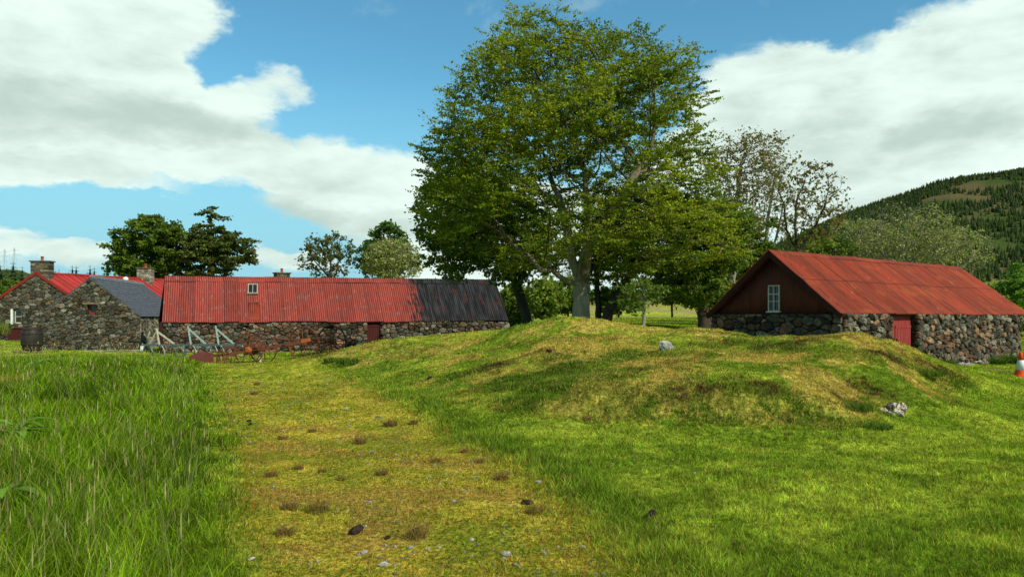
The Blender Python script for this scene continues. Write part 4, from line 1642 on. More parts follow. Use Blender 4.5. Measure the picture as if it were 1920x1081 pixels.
def tree(name, label, cat, trunks, env, n_attr, step, kill, trunk_r, bark, leafcol, leafsize, nleaf, seed, infl=None, clump=.15, cs=1.3, flat=.35, spread=.3,
         twig=.35, group=None, tipr=.007, leaf_r=.03, trop=(0, 0, .04), droop=0.0, shell=.4, twigs=1, flare=1.5, leafprob=1.0, updir=.5, maxit=160, zs=1.5, thin_col=(.8, .8, .8), hole=(), lcs=1.0):
    Pn, par, r = colonise(trunks, env, n_attr, step, infl or step * 7, kill, seed, maxit, clump, cs, trop, shell=shell, zs=zs, hole=hole)
    n = len(Pn)
    if droop:
        pass
    # pipe-model radii
    ex = 2.3
    R = np.zeros(n)
    kids = np.zeros(n, int)
    for i in range(n):
        if par[i] >= 0: kids[par[i]] += 1
    acc = np.zeros(n)
    main = np.full(n, -1); mbest = np.zeros(n)
    for i in range(n - 1, -1, -1):
        if acc[i] == 0: acc[i] = tipr ** ex
        p = par[i]
        if p >= 0:
            if acc[i] > mbest[p]: mbest[p] = acc[i]; main[p] = i
            acc[p] += acc[i]
    R = acc ** (1 / ex)
    k = math.log(max(trunk_r / tipr, 1.01)) / math.log(max(R[0] / tipr, 1.01))
    R = tipr * (R / tipr) ** k
    base_z = Pn[0, 2]
    hgt = Pn[:, 2] - base_z
    R = np.where((hgt < 1.0) & (R > trunk_r * .6), R * (1 + (flare - 1) * np.clip(1 - hgt / 1.0, 0, 1) ** 2), R)
    # node directions
    D = np.zeros((n, 3))
    has = par >= 0
    D[has] = Pn[has] - Pn[par[has]]
    D[~has] = [0, 0, 1]
    D /= np.maximum(np.linalg.norm(D, axis=1), 1e-9)[:, None]
    ND = D.copy()
    mk = main >= 0
    ND[mk] += D[main[mk]]
    ND /= np.maximum(np.linalg.norm(ND, axis=1), 1e-9)[:, None]
    ref = np.array([.31, .93, .17]); ref /= np.linalg.norm(ref)

    def frame(d):
        x = np.cross(d, ref); x /= np.maximum(np.linalg.norm(x, axis=1), 1e-6)[:, None]
        return x, np.cross(x, d)
    VV, QQ, RR = [], [], []
    base = 0
    idx = np.arange(n)[has]
    for lo, hi, sides in ((.10, 9, 10), (.03, .10, 6), (0, .03, 3)):
        s = idx[(R[idx] >= lo) & (R[idx] < hi)]
        if len(s) == 0: continue
        p = par[s]
        ismain = main[p] == s
        d0 = np.where(ismain[:, None], ND[p], D[s])
        d1 = ND[s]
        r0 = np.where(ismain, R[p], np.minimum(R[p] * .8, R[s] * 1.25))
        r1 = R[s]
        t = np.arange(sides) / sides * 2 * np.pi
        ct, st = np.cos(t)[None, :, None], np.sin(t)[None, :, None]
        x0, y0 = frame(d0); x1, y1 = frame(d1)
        a = Pn[p][:, None] + (x0[:, None] * ct + y0[:, None] * st) * r0[:, None, None]
        b = Pn[s][:, None] + (x1[:, None] * ct + y1[:, None] * st) * r1[:, None, None]
        V = np.concatenate([a, b], 1).reshape(-1, 3)
        bb = base + (np.arange(len(s)) * sides * 2)[:, None]
        for k2 in range(sides):
            QQ.append(bb + np.array([k2, (k2 + 1) % sides, sides + (k2 + 1) % sides, sides + k2]))
        VV.append(V); base += len(V); RR.append(np.repeat(r1, sides * 2))
    # twigs
    thin = np.where((R < leaf_r))[0]
    m = len(thin) * twigs
    ti = np.repeat(thin, twigs)
    dirv = D[ti] * .7 + r.normal(size=(m, 3)) * np.array([1, 1, flat]) * .8
    dirv[:, 2] += .12 - droop
    dirv /= np.linalg.norm(dirv, axis=1)[:, None]
    L = twig * r.uniform(.4, 1.2, m)
    tp = Pn[ti] + dirv * L[:, None]
    x, y = frame(dirv)
    tr = tipr * .6
    tri0 = np.stack([Pn[ti] + x * tr, Pn[ti] - x * tr * .5 + y * tr * .87, Pn[ti] - x * tr * .5 - y * tr * .87, tp], 1).reshape(-1, 3)
    bb = base + (np.arange(m) * 4)[:, None]
    TT = np.vstack([bb + np.array(q) for q in ((0, 1, 3), (1, 2, 3), (2, 0, 3))])
    VV.append(tri0); base += len(tri0); RR.append(np.full(len(tri0), .005))
    root = empty(name, tuple(Pn[0]))
    tag(root, label, cat, group)
    V = np.vstack(VV) - Pn[0]
    rr_ = np.clip((np.concatenate(RR) - .03) / .10, 0, 1)[:, None]
    dk = np.array(thin_col)
    tk = np_mesh('trunk', V, [np.vstack(QQ), TT], bark, root, dk * (1 - rr_) + rr_, smooth=True)
    # leaves along the twigs, in flattened sprays
    if nleaf:
        per = max(1, int(math.ceil(nleaf * 1.15 / m)))
        cnt = m * per
        tc_ = Pn[ti]
        lk = fbm(tc_[:, 0] / lcs + tc_[:, 1] * .9 / lcs, tc_[:, 2] * 2.2 / lcs + tc_[:, 1] * .4 / lcs, seed + 9, 2)
        q0, q1 = np.quantile(lk, (.10, .60))
        lp = .12 + 1.25 * sst(q0, q1, lk)
        keep = r.random(cnt) < min(1.0, nleaf / cnt) * leafprob * np.repeat(lp, per)
        li = np.repeat(np.arange(m), per)[keep]
        cnt = len(li)
        t = r.uniform(.15, 1.1, cnt)
        c = Pn[ti[li]] + dirv[li] * (L[li] * t)[:, None] + r.normal(size=(cnt, 3)) * np.array([1, 1, flat]) * spread * .45
        ls = leafsize * r.uniform(.5, 1.5, cnt)
        nn_ = r.normal(size=(cnt, 3)) * (1 - updir) + np.array([0, 0, updir]) + r.normal(size=(cnt, 3)) * .12
        nn_ /= np.linalg.norm(nn_, axis=1)[:, None]
        a = np.cross(nn_, r.normal(size=(cnt, 3))); a /= np.linalg.norm(a, axis=1)[:, None]
        b = np.cross(nn_, a)
        fold = nn_ * (ls * .12)[:, None]
        la = a * (ls * .5)[:, None]; lb = b * (ls * .33)[:, None]
        LV = np.stack([c - la, c + lb + fold, c + la, c - lb + fold], 1).reshape(-1, 3) - Pn[0]
        q = np.arange(cnt * 4).reshape(-1, 4)
        c1, c2 = np.array(leafcol[0]), np.array(leafcol[1])
        branch = fbm(c[:, 0] / 1.6 + c[:, 1] * .4, c[:, 2] / .9 + c[:, 1] * .3, seed + 5, 3)
        mixf = np.clip((branch - .5) * 2.2 + .5 + r.normal(size=cnt) * .25, 0, 1)[:, None]
        lc = (c1 * (1 - mixf) + c2 * mixf) * r.uniform(.7, 1.3, cnt)[:, None]
        if len(leafcol) > 2:
            rr = r.random(cnt) < leafcol[3]
            lc[rr] = np.array(leafcol[2]) * r.uniform(.7, 1.3, rr.sum())[:, None]
        np_mesh('crown', LV, q, M_LEAF, root, np.repeat(lc, 4, 0))
    return root


def E(px, py, d, rx, ry_m, rz, w=1.0):
    p = P(px, py, d)
    return (p.x, p.y, p.z, rx * d / 1400, ry_m, rz * d / 1400, w)


def trunk(d, *pts, **kw):
    out = [list(P(x, y, d + (q[0] if q else 0))) for x, y, *q in pts]
    if not kw:
        out[0][2] = min(out[0][2], hz(out[0][0], out[0][1]) - .1)
    r = dict(pts=out)
    r.update(kw)
    return r


BEECH = ((.088, .152, .006), (.30, .355, .015), (.24, .16, .03), .03)
SYC = ((.060, .110, .008), (.130, .195, .012), (.14, .16, .02), .06)
SYC2 = ((.085, .150, .014), (.185, .255, .024), (.18, .16, .03), .05)
BUD = ((.16, .20, .03), (.20, .17, .05), (.20, .11, .05), .25)
LICH = ((.20, .26, .045), (.28, .30, .08), (.36, .34, .17), .35)


def build_trees():
    d = 29
    tree('beech_tree', 'tall spreading beech with fine yellow green leaves and grey trunk on the mound', 'tree',
         [trunk(d, (1088, 606), (1090, 560), (1093, 520), (1100, 460), (1104, 410, .2), (1098, 350, .3)),
          trunk(d, (1091, 530), (1070, 480, .3), (1062, 420, .6), (1045, 360, .9), **{'from': 0}),
          trunk(d, (1098, 470), (1130, 420, -.3), (1165, 370, -.8), (1200, 310, -1.0), **{'from': 0}),
          trunk(d, (1092, 535), (1062, 528, -.6), (1035, 505, -1.2), (1015, 508, -1.5), **{'from': 0})],
         [E(1062, 300, d, 275, 5.6, 228, 1.0), E(1250, 450, d, 150, 3.6, 100, 1.2), E(890, 390, d, 112, 3.4, 85, 1.2), E(1010, 120, d, 115, 2.8, 92, .8), E(1150, 140, d, 120, 2.8, 85, .8), E(1250, 165, d, 72, 2.4, 85, .8),
          E(1300, 300, d, 60, 2.2, 75, .8), E(860, 260, d, 60, 2.4, 55, .8)],
         11500, .26, .36, .34, M_BARK, BEECH, .088, 285000, 5, infl=2.6, clump=.54, cs=1.7, flat=.22, spread=.15, twig=.66, zs=2.6, thin_col=(.42, .36, .30), hole=[E(1085, 545, 26.5, 60, 4.5, 85), E(1150, 560, 27, 80, 3.5, 50)], tipr=.007, leaf_r=.032, trop=(0, 0, .06), shell=.45, twigs=2, flare=1.35)
    d = 35
    tree('sycamore_tree', 'darker broad leaved tree with leaning trunk left of the tall beech', 'tree',
         [trunk(d, (992, 622), (985, 585), (970, 540), (955, 500), (930, 460)), trunk(d, (972, 545), (985, 500), (990, 450), (985, 400), **{'from': 0})],
         [E(885, 415, d, 112, 3.0, 95, 1.0), E(960, 455, d, 90, 2.6, 90, .8), E(850, 480, d, 60, 2.0, 50, 1.0)],
         3000, .30, .42, .24, M_BARKD, SYC2, .17, 26000, 11, infl=2.4, clump=.35, cs=1.1, flat=.4, spread=.36, twig=.4, leaf_r=.035, trop=(0, 0, .02))
    d = 31
    tree('leaning_tree', 'crooked dark tree leaning away to the right of the beech trunk', 'tree',
         [trunk(d, (1132, 612), (1142, 580), (1165, 545), (1185, 510), (1192, 470), (1230, 410, .5)),
          trunk(d, (1165, 545), (1210, 535, .2), (1260, 545, .3), **{'from': 0})],
         [E(1230, 440, d, 120, 2.6, 90, 1.0), E(1290, 520, d, 75, 2.2, 45, 1.2), E(1160, 470, d, 60, 2, 60, .6)],
         2600, .27, .38, .20, M_BARKD, SYC2, .135, 24000, 12, infl=2.2, clump=.35, cs=1.0, flat=.3, spread=.34, twig=.45, droop=.15)
    d = 32
    tree('slim_tree', 'slim upright dark tree just right of the beech trunk', 'tree',
         [trunk(d, (1122, 614), (1121, 560), (1117, 500), (1128, 440))],
         [E(1122, 470, d, 60, 1.8, 75, 1.0), E(1140, 555, d, 40, 1.2, 22, .5)], 900, .27, .38, .13, M_BARKD, SYC, .14, 7000, 13, infl=2, clump=.3)
    d = 25.5
    tree('sapling', 'young sapling with thin straight stem on the turf behind the mound', 'tree',
         [trunk(d, (1208, 618), (1208, 590), (1207, 560), (1208, 540))],
         [E(1208, 560, d, 55, .9, 38, 1.0)], 380, .16, .22, .055, M_BARKL, SYC2, .10, 1900, 14, infl=1.0, clump=.3, flat=.2, spread=.18, twig=.25, droop=.1)
    d = 31
    tree('stump_tree', 'thick dark trunk with drooping green boughs beside the small barn', 'tree',
         [trunk(d, (1324, 628), (1322, 600), (1318, 575), (1330, 540), (1338, 500), (1335, 440)), trunk(d, (1322, 585), (1300, 560), (1285, 520), **{'from': 0})],
         [E(1335, 450, d, 75, 2.2, 80, 1.0), E(1310, 540, d, 62, 1.8, 42, 1.0), E(1290, 400, d, 60, 2, 60, .6)],
         2300, .27, .38, .26, M_BARKD, SYC2, .13, 21000, 15, infl=2.1, clump=.3, flat=.3, spread=.32, twig=.45, droop=.15)
    d = 36
    tree('ash_tree', 'tall thin budding tree with pale trunk behind the small barn gable', 'tree',
         [trunk(d, (1372, 640), (1370, 560), (1374, 500), (1370, 420), (1385, 360), (1390, 300))],
         [E(1395, 330, d, 72, 2.0, 88, 1.0), E(1365, 430, d, 60, 1.9, 80, .8), E(1430, 300, d, 45, 1.5, 55, .7)],
         1900, .28, .36, .17, M_BARKL, BUD, .12, 9000, 16, infl=2.2, clump=.2, flat=.7, spread=.2, twig=.55, twigs=3, trop=(0, 0, .16), tipr=.009)
    tree('rowan_tree', 'leafy mid green tree low between the budding ash and the barn roof', 'tree',
         [trunk(37, (1405, 640), (1405, 560), (1400, 500), (1410, 440))],
         [E(1400, 470, 37, 55, 1.8, 75, 1.0)], 900, .28, .38, .12, M_BARKD, SYC, .16, 9000, 17, infl=2.0, clump=.25)
    d = 40
    tree('birch_tree', 'nearly bare many stemmed tree with fine upright twigs over the barn ridge', 'tree',
         [trunk(d, (1436, 640), (1436, 540), (1434, 470), (1440, 410), (1450, 350)), trunk(d, (1435, 500), (1455, 450), (1470, 380), **{'from': 0})],
         [E(1448, 370, d, 48, 1.6, 100, 1.0)], 800, .28, .36, .12, M_BARKL, BUD, .10, 1400, 18, infl=2.2, clump=.1, flat=.9, spread=.15, twig=.5, twigs=2, trop=(0, 0, .25), tipr=.009)
    tree('sycamore_tree', 'open crowned tree in young leaf standing clear against the sky right of the ash', 'tree',
         [trunk(d, (1497, 640), (1497, 520), (1496, 465), (1490, 420), (1495, 370)), trunk(d, (1497, 475), (1525, 430), (1545, 390), **{'from': 0}), trunk(d, (1497, 480), (1475, 430), (1470, 380), **{'from': 0})],
         [E(1515, 385, d, 76, 2.0, 92, 1.0), E(1480, 370, d, 45, 1.6, 70, .7)], 1150, .28, .40, .14, M_BARKD, BUD, .15, 3800, 19, infl=2.4, clump=.15, flat=.8, spread=.14, twig=.4, twigs=1, trop=(0, 0, .2), tipr=.010)
    # lichen-grey scrub over the ridge of the small barn
    k = 0
    for px, py, dd, rx, rz, na, lab in ((1700, 452, 47, 100, 76, 2300, 'largest grey lichen covered tree spreading over the barn ridge'),
                                        (1790, 475, 45, 58, 48, 1000, 'low grey twiggy tree at the far end of the barn ridge'),
                                        (1608, 462, 50, 62, 55, 1300, 'greenish twiggy tree just left of the largest grey lichen covered tree')):
        tree('hawthorn_tree', lab, 'tree', [trunk(dd, (px, 640), (px, 560), (px + 8, 510), (px, 480)), trunk(dd, (px, 520), (px - 40, 480), **{'from': 0}), trunk(dd, (px, 520), (px + 35, 485), **{'from': 0})],
             [E(px, py, dd, rx, 2.6, rz, 1.0)], na, .30, .38, .16, M_BARKL, LICH, .13, int(na * 2.6), 30 + k, infl=2.4, clump=.28, flat=.8, spread=.2, twig=.5, twigs=3, tipr=.012, group='scrub trees behind the small barn')
        k += 1
    for px, py, dd, rx, rz, lab in ((1545, 478, 48, 60, 38, 'olive green bush showing over the near end of the barn roof'), (1905, 545, 40, 30, 28, 'bright green bush at the far end of the barn roof'),
                                    (1925, 560, 44, 40, 40, 'green bush beyond the barn at the picture edge')):
        tree('bush', lab, 'bush', [trunk(dd, (px, 640), (px, 560), (px, 500))], [E(px, py + 10, dd, rx, 1.8, rz + 10, 1.0)], 700, .28, .40, .10, M_BARKD, SYC2 if px < 1900 else ((.10, .22, .02), (.17, .30, .03)), .16, 6500, 40 + k, infl=2.2, clump=.15)
        k += 1
    # trees behind the long barn and houses
    d = 76
    tree('sycamore_tree', 'dense round dark green tree behind the farmhouse roof', 'tree', [trunk(d, (290, 640), (290, 540), (292, 480), (290, 440))],
         [E(288, 470, d, 76, 4.2, 62, 1.0), E(300, 430, d, 45, 3, 28, .8), E(255, 500, d, 45, 3, 40, .9)], 2600, .55, .75, .45, M_BARKD, SYC, .34, 21000, 51, infl=4, clump=.32, cs=2.0, flat=.4, spread=.6, twig=.6, tipr=.02, leaf_r=.09)
    tree('pine_tree', 'dark layered tree with a ragged top behind the long barn', 'tree', [trunk(d, (392, 640), (394, 530), (398, 480), (396, 430), (388, 400))],
         [E(400, 480, d, 62, 4, 36, 1.0), E(440, 475, d, 42, 3, 36, 1.0), E(395, 440, d, 38, 2.4, 22, .8), E(392, 402, d, 22, 1.2, 10, .7), E(420, 412, d, 12, 1, 8, .4), E(385, 510, d, 50, 3, 20, .6)],
         2100, .50, .70, .42, M_BARKD, ((.055, .085, .014), (.11, .135, .022), (.12, .12, .03), .08), .32, 15000, 52, infl=3.8, clump=.42, cs=1.6, flat=.25, spread=.5, twig=.6, tipr=.022, leaf_r=.09)
    d = 62
    tree('ash_tree', 'thin open tree with sparse leaves over the middle of the long barn ridge', 'tree', [trunk(d, (618, 640), (618, 530), (620, 490), (612, 455)), trunk(d, (619, 520), (590, 490), **{'from': 0}), trunk(d, (619, 515), (645, 480), **{'from': 0})],
         [E(616, 483, d, 54, 2.5, 50, 1.0)], 700, .40, .55, .17, M_BARKD, ((.07, .10, .03), (.12, .15, .04), (.18, .13, .05), .2), .24, 2600, 53, infl=3, clump=.1, flat=.8, spread=.22, twig=.5, tipr=.016, twigs=2)
    tree('hawthorn_tree', 'pale twiggy tree in front of the dark green one over the long barn ridge', 'tree', [trunk(d, (735, 640), (735, 540), (733, 500)), trunk(d, (735, 530), (765, 495), **{'from': 0})],
         [E(738, 490, d, 58, 2.6, 40, 1.0)], 1500, .38, .46, .16, M_BARKL, LICH, .20, 5200, 54, infl=3, clump=.05, flat=.8, spread=.25, twig=.6, twigs=3, tipr=.017)
    tree('sycamore_tree', 'dark green tree with a pointed top behind the pale twiggy one', 'tree', [trunk(d + 6, (722, 640), (722, 540), (722, 480), (720, 440))],
         [E(722, 455, d + 6, 42, 2.5, 38, 1.0), E(720, 485, d + 6, 62, 3, 35, .8)], 900, .45, .62, .25, M_BARKD, ((.045, .105, .012), (.085, .16, .02)), .30, 8000, 55, infl=3, clump=.25, spread=.5, tipr=.02, leaf_r=.08)
    # undergrowth between and behind the trunks
    for px, py, dd, rx, rz, lab, lc in ((965, 575, 54, 38, 42, 'dark bush at the end of the long barn', SYC2), (1020, 560, 50, 36, 42, 'green bush behind the beech left of its trunk', SYC2),
                                        (1065, 555, 56, 40, 40, 'tall dark bush directly behind the beech trunk', SYC), (1160, 560, 60, 45, 30, 'dark bush seen between the beech and the sapling', SYC),
                                        (945, 600, 58, 30, 22, 'brownish scrub just beyond the black end of the long barn', LICH), (1260, 545, 64, 60, 30, 'dark bush behind the sapling', SYC),
                                        (1340, 555, 60, 50, 45, 'dark bush behind the thick trunk by the barn', SYC), (1400, 520, 56, 60, 70, 'dark tall bush behind the barn gable', SYC),
                                        (10, 545, 68, 26, 20, 'bright green bush left of the farmhouse gable', SYC2)):
        tree('bush', lab, 'bush', [trunk(dd, (px, 615), (px, 590), (px, 560))], [E(px, py, dd, rx, 2.2, rz, 1.0)], 650, .36, .46, .09, M_BARKD, lc, .24, 5200, 60 + k, infl=2.6, clump=.12, flat=.6, spread=.4, tipr=.013, leaf_r=.06)
        k += 1


def spruce_geo(h, seed, whorls=15, per=9, w=.20, core=False):
    r = np.random.default_rng(seed)
    V, T, C = [], [], []
    V += [(-.02 * h, 0, 0), (.02 * h, 0, 0), (0, 0, h), (0, -.02 * h, 0), (0, .02 * h, 0)]
    T += [(0, 1, 2), (3, 4, 2)]
    C += [(.05, .04, .03)] * 5
    for k in range(whorls):
        t = k / whorls
        z = h * (.08 + .90 * t)
        rad = h * w * (1 - t) ** .85 * r.uniform(.8, 1.15) + h * .012
        for j in range(per):
            a = 2 * math.pi * (j + r.random() * .8) / per
            rr = rad * r.uniform(.65, 1.15)
            ca, sa = math.cos(a), math.sin(a)
            hw = rr * .30
            b = len(V)
            V += [(0, 0, z + rr * .15), (ca * rr * .6 - sa * hw, sa * rr * .6 + ca * hw, z - rr * .12), (ca * rr, sa * rr, z - rr * .18 + rr * .1), (ca * rr * .6 + sa * hw, sa * rr * .6 - ca * hw, z - rr * .12)]
            T += [(b, b + 1, b + 2), (b, b + 2, b + 3)]
            g = r.uniform(.7, 1.3)
            C += [(.026 * g, .052 * g, .018 * g)] * 4
    b = len(V)
    for k in range(7):
        a = k * 2 * math.pi / 7
        V.append((math.cos(a) * h * w * .62, math.sin(a) * h * w * .62, h * .06)); C.append((.020, .040, .014))
    V.append((0, 0, h * .93)); C.append((.026, .05, .018))
    for k in range(7): T.append((b + k, b + (k + 1) % 7, b + 7))
    return np.array(V, float), np.array(T), np.array(C)


def build_conifers():
    # individual spruces behind the farmhouse
    protos = [spruce_geo(1.0, 500 + i, 17, 9, .17 + .03 * (i % 3)) for i in range(5)]
    meshes = []
    for i, (V, T, C) in enumerate(protos):
        pass
    r = np.random.default_rng(77)
    first = {}
    pxs = list(np.linspace(88, 212, 16)) + [2, 22, 40]
    for i, px in enumerate(pxs):
        px = px + r.uniform(-3, 3)
        dd = r.uniform(118, 135) if px > 60 else r.uniform(105, 118)
        top = 500 + 6 * math.sin(i * 1.7) + r.uniform(-5, 5) if px > 60 else (482, 484, 492)[i - 16]
        x, y = (px - 960) / 1400 * dd, dd
        zb = hz(x, y) - .2
        h = P(px, top, dd).z - zb
        v = i % 5
        if v not in first:
            root = empty('spruce_tree', (x, y, zb))
            V, T, C = protos[v]
            k = np.arange(len(T)) < 2
            np_mesh('trunk', V[:5], T[:2], M_BARKD, root, C[:5])
            np_mesh('crown', V, T[2:], M_NEEDLE, root, C)
            first[v] = root
        else:
            root = copy_tree(first[v])
            root.location = (x, y, zb)
        root.scale = (h * 1.15, h * 1.15, h)
        root.rotation_euler = (0, 0, r.uniform(0, 6))
        if px > 60:
            tag(root, 'dark pointed spruce, %s from the left in the row behind the farmhouse roof' % ordinal(i), 'tree', 'row of spruces behind the farmhouse')
        else:
            tag(root, ('leftmost', 'middle', 'rightmost')[i - 16] + ' of the three dark spruces left of the farmhouse chimney', 'tree', 'spruces left of the farmhouse chimney')
    # plantation on the hill and wood on the left: masses
    def wood(name, label, pts, hs, seed):
        r = np.random.default_rng(seed)
        small = [spruce_geo(1.0, 600 + i, 8, 6, .30) for i in range(6)]
        Vs, Ts, Cs, b = [], [], [], 0
        z = height(pts[:, 0], pts[:, 1])
        for i in range(len(pts)):
            V, T, C = small[i % 6]
            a = r.uniform(0, 6.28); ca, sa = math.cos(a), math.sin(a)
            h = hs[i]
            Vs.append(np.c_[(V[:, 0] * ca - V[:, 1] * sa) * h + pts[i, 0], (V[:, 0] * sa + V[:, 1] * ca) * h + pts[i, 1], V[:, 2] * h + z[i] - .3])
            Ts.append(T + b); b += len(V)
            tint = np.array([1.0, 1.0, 1.0]) * r.uniform(.7, 1.3)
            tint = tint * np.array([1.6, 1.45, .9])
            if r.random() < .25: tint = tint * np.array([1.7, 1.5, 1.0])
            Cs.append(C * tint)
        o = np_mesh(name, np.vstack(Vs), np.vstack(Ts), M_NEEDLE, None, np.vstack(Cs))
        tag(o, label, 'forest', kind='stuff')
    n = 24000
    u = r.uniform(.24, 1.1, n)
    dd = (r.uniform(150 ** 1.5, 520 ** 1.5, n)) ** (1 / 1.5)
    x, y = u * dd, dd
    f = fbm(x / 45 + 3, y / 70, 205, 3)
    # clearings: open heather bands seen on the slope
    k = (f < .74)
    for (cpx, cd, rx, ry) in ((1790, 350, 15, 16), (1910, 400, 26, 8), (1850, 250, 10, 14), (1850, 300, 7, 9)):
        cx = (cpx - 960) / 1400 * cd
        k &= (((x - cx) / rx) ** 2 + ((y - cd) / ry) ** 2) > 1
    x, y = x[k], y[k]
    wood('forest', 'dark conifer plantation covering the hillside behind the small barn', np.c_[x, y], r.uniform(3.0, 5.6, len(x)) * .66, 3)
    n = 500
    u = r.uniform(-.74, -.642, n); dd = r.uniform(150, 230, n)
    wood('woods', 'dark wooded rise on the skyline left of the farmhouse', np.c_[u * dd, dd], r.uniform(9, 14, n) * np.interp(u, [-.74, -.66, -.642], [1, .85, .45]), 4)


# ------------------------------------------------------------------ things on the ground
def cone():
    x, y = (1914 - 960) / 1400 * 20.0, 20.0
    z = hz(x, y)
    root = empty('traffic_cone', (x, y, z))
    tag(root, 'orange and white traffic cone standing on the grass near the small barn', 'traffic cone')
    m = MB()
    m.box((0, 0, .02), (.40, .40, .04)); m.box((0, 0, .05), (.34, .34, .025))
    m.lathe([(.155, .06), (.142, .10), (.122, .185)], (0, 0, 0), 24)
    m.build('base', M_ORANGE, root)
    m = MB(); m.lathe([(.124, .186), (.078, .44), (.074, .444)], (0, 0, 0), 24); m.build('band', M_BAND, root, True)
    m = MB(); m.lathe([(.076, .443), (.045, .60), (.036, .65), (.030, .66), (.018, .66), (.018, .62)], (0, 0, 0), 24); m.build('tip', M_ORANGE, root, True)


def barrel():
    x, y = (60 - 960) / 1400 * 43, 43.0
    z = hz(x, y)
    st = MB()
    for i in range(9):
        V, q, t = lump(.28, 800 + i, .45, 10, 5)
        a = i * .7
        V = V + np.array([x + math.cos(a) * .6 * (i % 3 + .3) / 2.2, y - .2 + math.sin(a) * .5, z + .08])
        st.add([tuple(v) for v in V], [tuple(f) for f in q] + [tuple(f) for f in t])
    tag(st.build('stone_plinth', M_DUNGSTONE, None), 'rough low stone footing under the dark barrel', 'plinth')
    root = empty('barrel', (x, y, z + .16))
    tag(root, 'big dark wooden barrel with iron hoops at the corner of the byre', 'barrel')
    m = MB()
    prof = [(.46 + .13 * math.sin(math.pi * t) - .02, .0 + 1.32 * t) for t in [i / 12 for i in range(13)]] + [(.40, 1.32), (.40, 1.24)]
    m.lathe(prof, (0, 0, 0), 26)
    m.build('body', simple('old barrel', (.018, .015, .013), (.04, .034, .03), 3, .5, 0, .3, (6, 6, .5)), root, True)
    for t in (.06, .26, .72, .92):
        m = MB(); rr = .445 + .13 * math.sin(math.pi * t)
        m.lathe([(rr, -.035), (rr + .014, -.035), (rr + .014, .035), (rr, .035)], (0, 0, 1.32 * t), 26)
        m.build('hoop', M_IRON, root, True)
    # planter box under the farmhouse window
    p = P(37, 626, 57.5)
    b = MB(); b.box((p.x, p.y, p.z), (1.5, .5, .85)); b.box((p.x, p.y, p.z + .46), (1.6, .6, .08))
    tag(b.build('trough', M_DOOR2, None), 'red brown timber trough below the farmhouse gable window', 'trough')
    # flagstones before the byre and a white can
    for i in range(9):
        px = 160 + i * 13
        q = P(px, 660, 44.6)
        V, qd, t = lump(.30, 830 + i, .22, 12, 5, .1)
        m = MB(); V = V * np.array([1.25, 1.0, 1]) + np.array([q.x, 44.9 + .15 * (i % 2), hz(q.x, 45) + .03])
        m.add([tuple(v) for v in V], [tuple(f) for f in qd] + [tuple(f) for f in t])
        tag(m.build('flagstone', M_ROCK, None), 'flat grey flagstone, %s from the left in the row along the byre gable' % ordinal(i), 'stone', 'flagstones before the byre')
    q = P(267, 650, 44.5)
    m = MB(); zz = hz(q.x, 44.5)
    m.lathe([(.12, 0), (.13, .05), (.13, .30), (.09, .36), (.04, .38), (.04, .43)], (q.x, 44.5, zz), 14)
    m.tube([(q.x - .08, 44.5, zz + .38), (q.x, 44.5, zz + .50), (q.x + .08, 44.5, zz + .38)], .012, 6)
    tag(m.build('jerrycan', M_WHITE, None, True), 'small white can standing at the right corner of the byre', 'can')


def spoke_wheel(parent, c, r, axis, n, tw=.05, hubr=.09, hubmat=None, spoke=.014, cross=.06):
    c = Vector(c); ax = Vector(axis).normalized()
    u = ax.orthogonal().normalized(); w = ax.cross(u)
    m = MB()
    K = 40
    pts = [(u * math.cos(2 * math.pi * k / K) + w * math.sin(2 * math.pi * k / K)) for k in range(K)]
    # flat iron tyre
    V, F_ = [], []
    for p in pts:
        for rr, s in ((r, -1), (r, 1), (r - .035, 1), (r - .035, -1)):
            V.append(tuple(c + p * rr + ax * s * tw / 2))
    for k in range(K):
        for j in range(4):
            a, b = k * 4 + j, k * 4 + (j + 1) % 4
            a2, b2 = ((k + 1) % K) * 4 + j, ((k + 1) % K) * 4 + (j + 1) % 4
            F_.append((a, b, b2, a2))
    m.add(V, F_)
    for k in range(n):
        a = 2 * math.pi * k / n + .1
        d = u * math.cos(a) + w * math.sin(a)
        m.tube([c + ax * cross * (1 if k % 2 else -1) + d * hubr * .6, c + d * (r - .012)], spoke, 6)
    wh = m.build('wheel', M_RUST, parent)
    h = MB()
    h.tube([c - ax * .10, c - ax * .06, c + ax * .06, c + ax * .10], [hubr * .6, hubr, hubr, hubr * .6], 14)
    h.build('hub', hubmat or M_RUST, wh)
    return wh


def sprung_seat(parent, c, fwd, base, mat=None):
    c, f = Vector(c), Vector(fwd).normalized()
    s = Vector((-f.y, f.x, 0))
    V, F_ = [], []
    nx, ny = 7, 7
    for lay in (0, .012):
        for i in range(nx):
            for j in range(ny):
                a, b = i / (nx - 1) * 2 - 1, j / (ny - 1) * 2 - 1
                wd = .21 * (1 - .25 * max(0, b))
                zc = .10 * (a * a) + .13 * max(0, -b) ** 2
                V.append(tuple(c + s * a * wd + f * b * .19 + Vector((0, 0, zc - lay))))
    for i in range(nx - 1):
        for j in range(ny - 1):
            k = i * ny + j
            F_.append((k, k + 1, k + ny + 1, k + ny))
            k += nx * ny
            F_.append((k, k + ny, k + ny + 1, k + 1))
    m = MB(); m.add(V, F_)
    se = m.build('seat', mat or M_RUST, parent, True)
    m = MB(); b = Vector(base)
    m.tube([c, c - f * .02 + Vector((0, 0, -.14)), (c + b) / 2 + f * .08, b], .018, 6)
    m.build('seat_spring', M_RUST, parent)


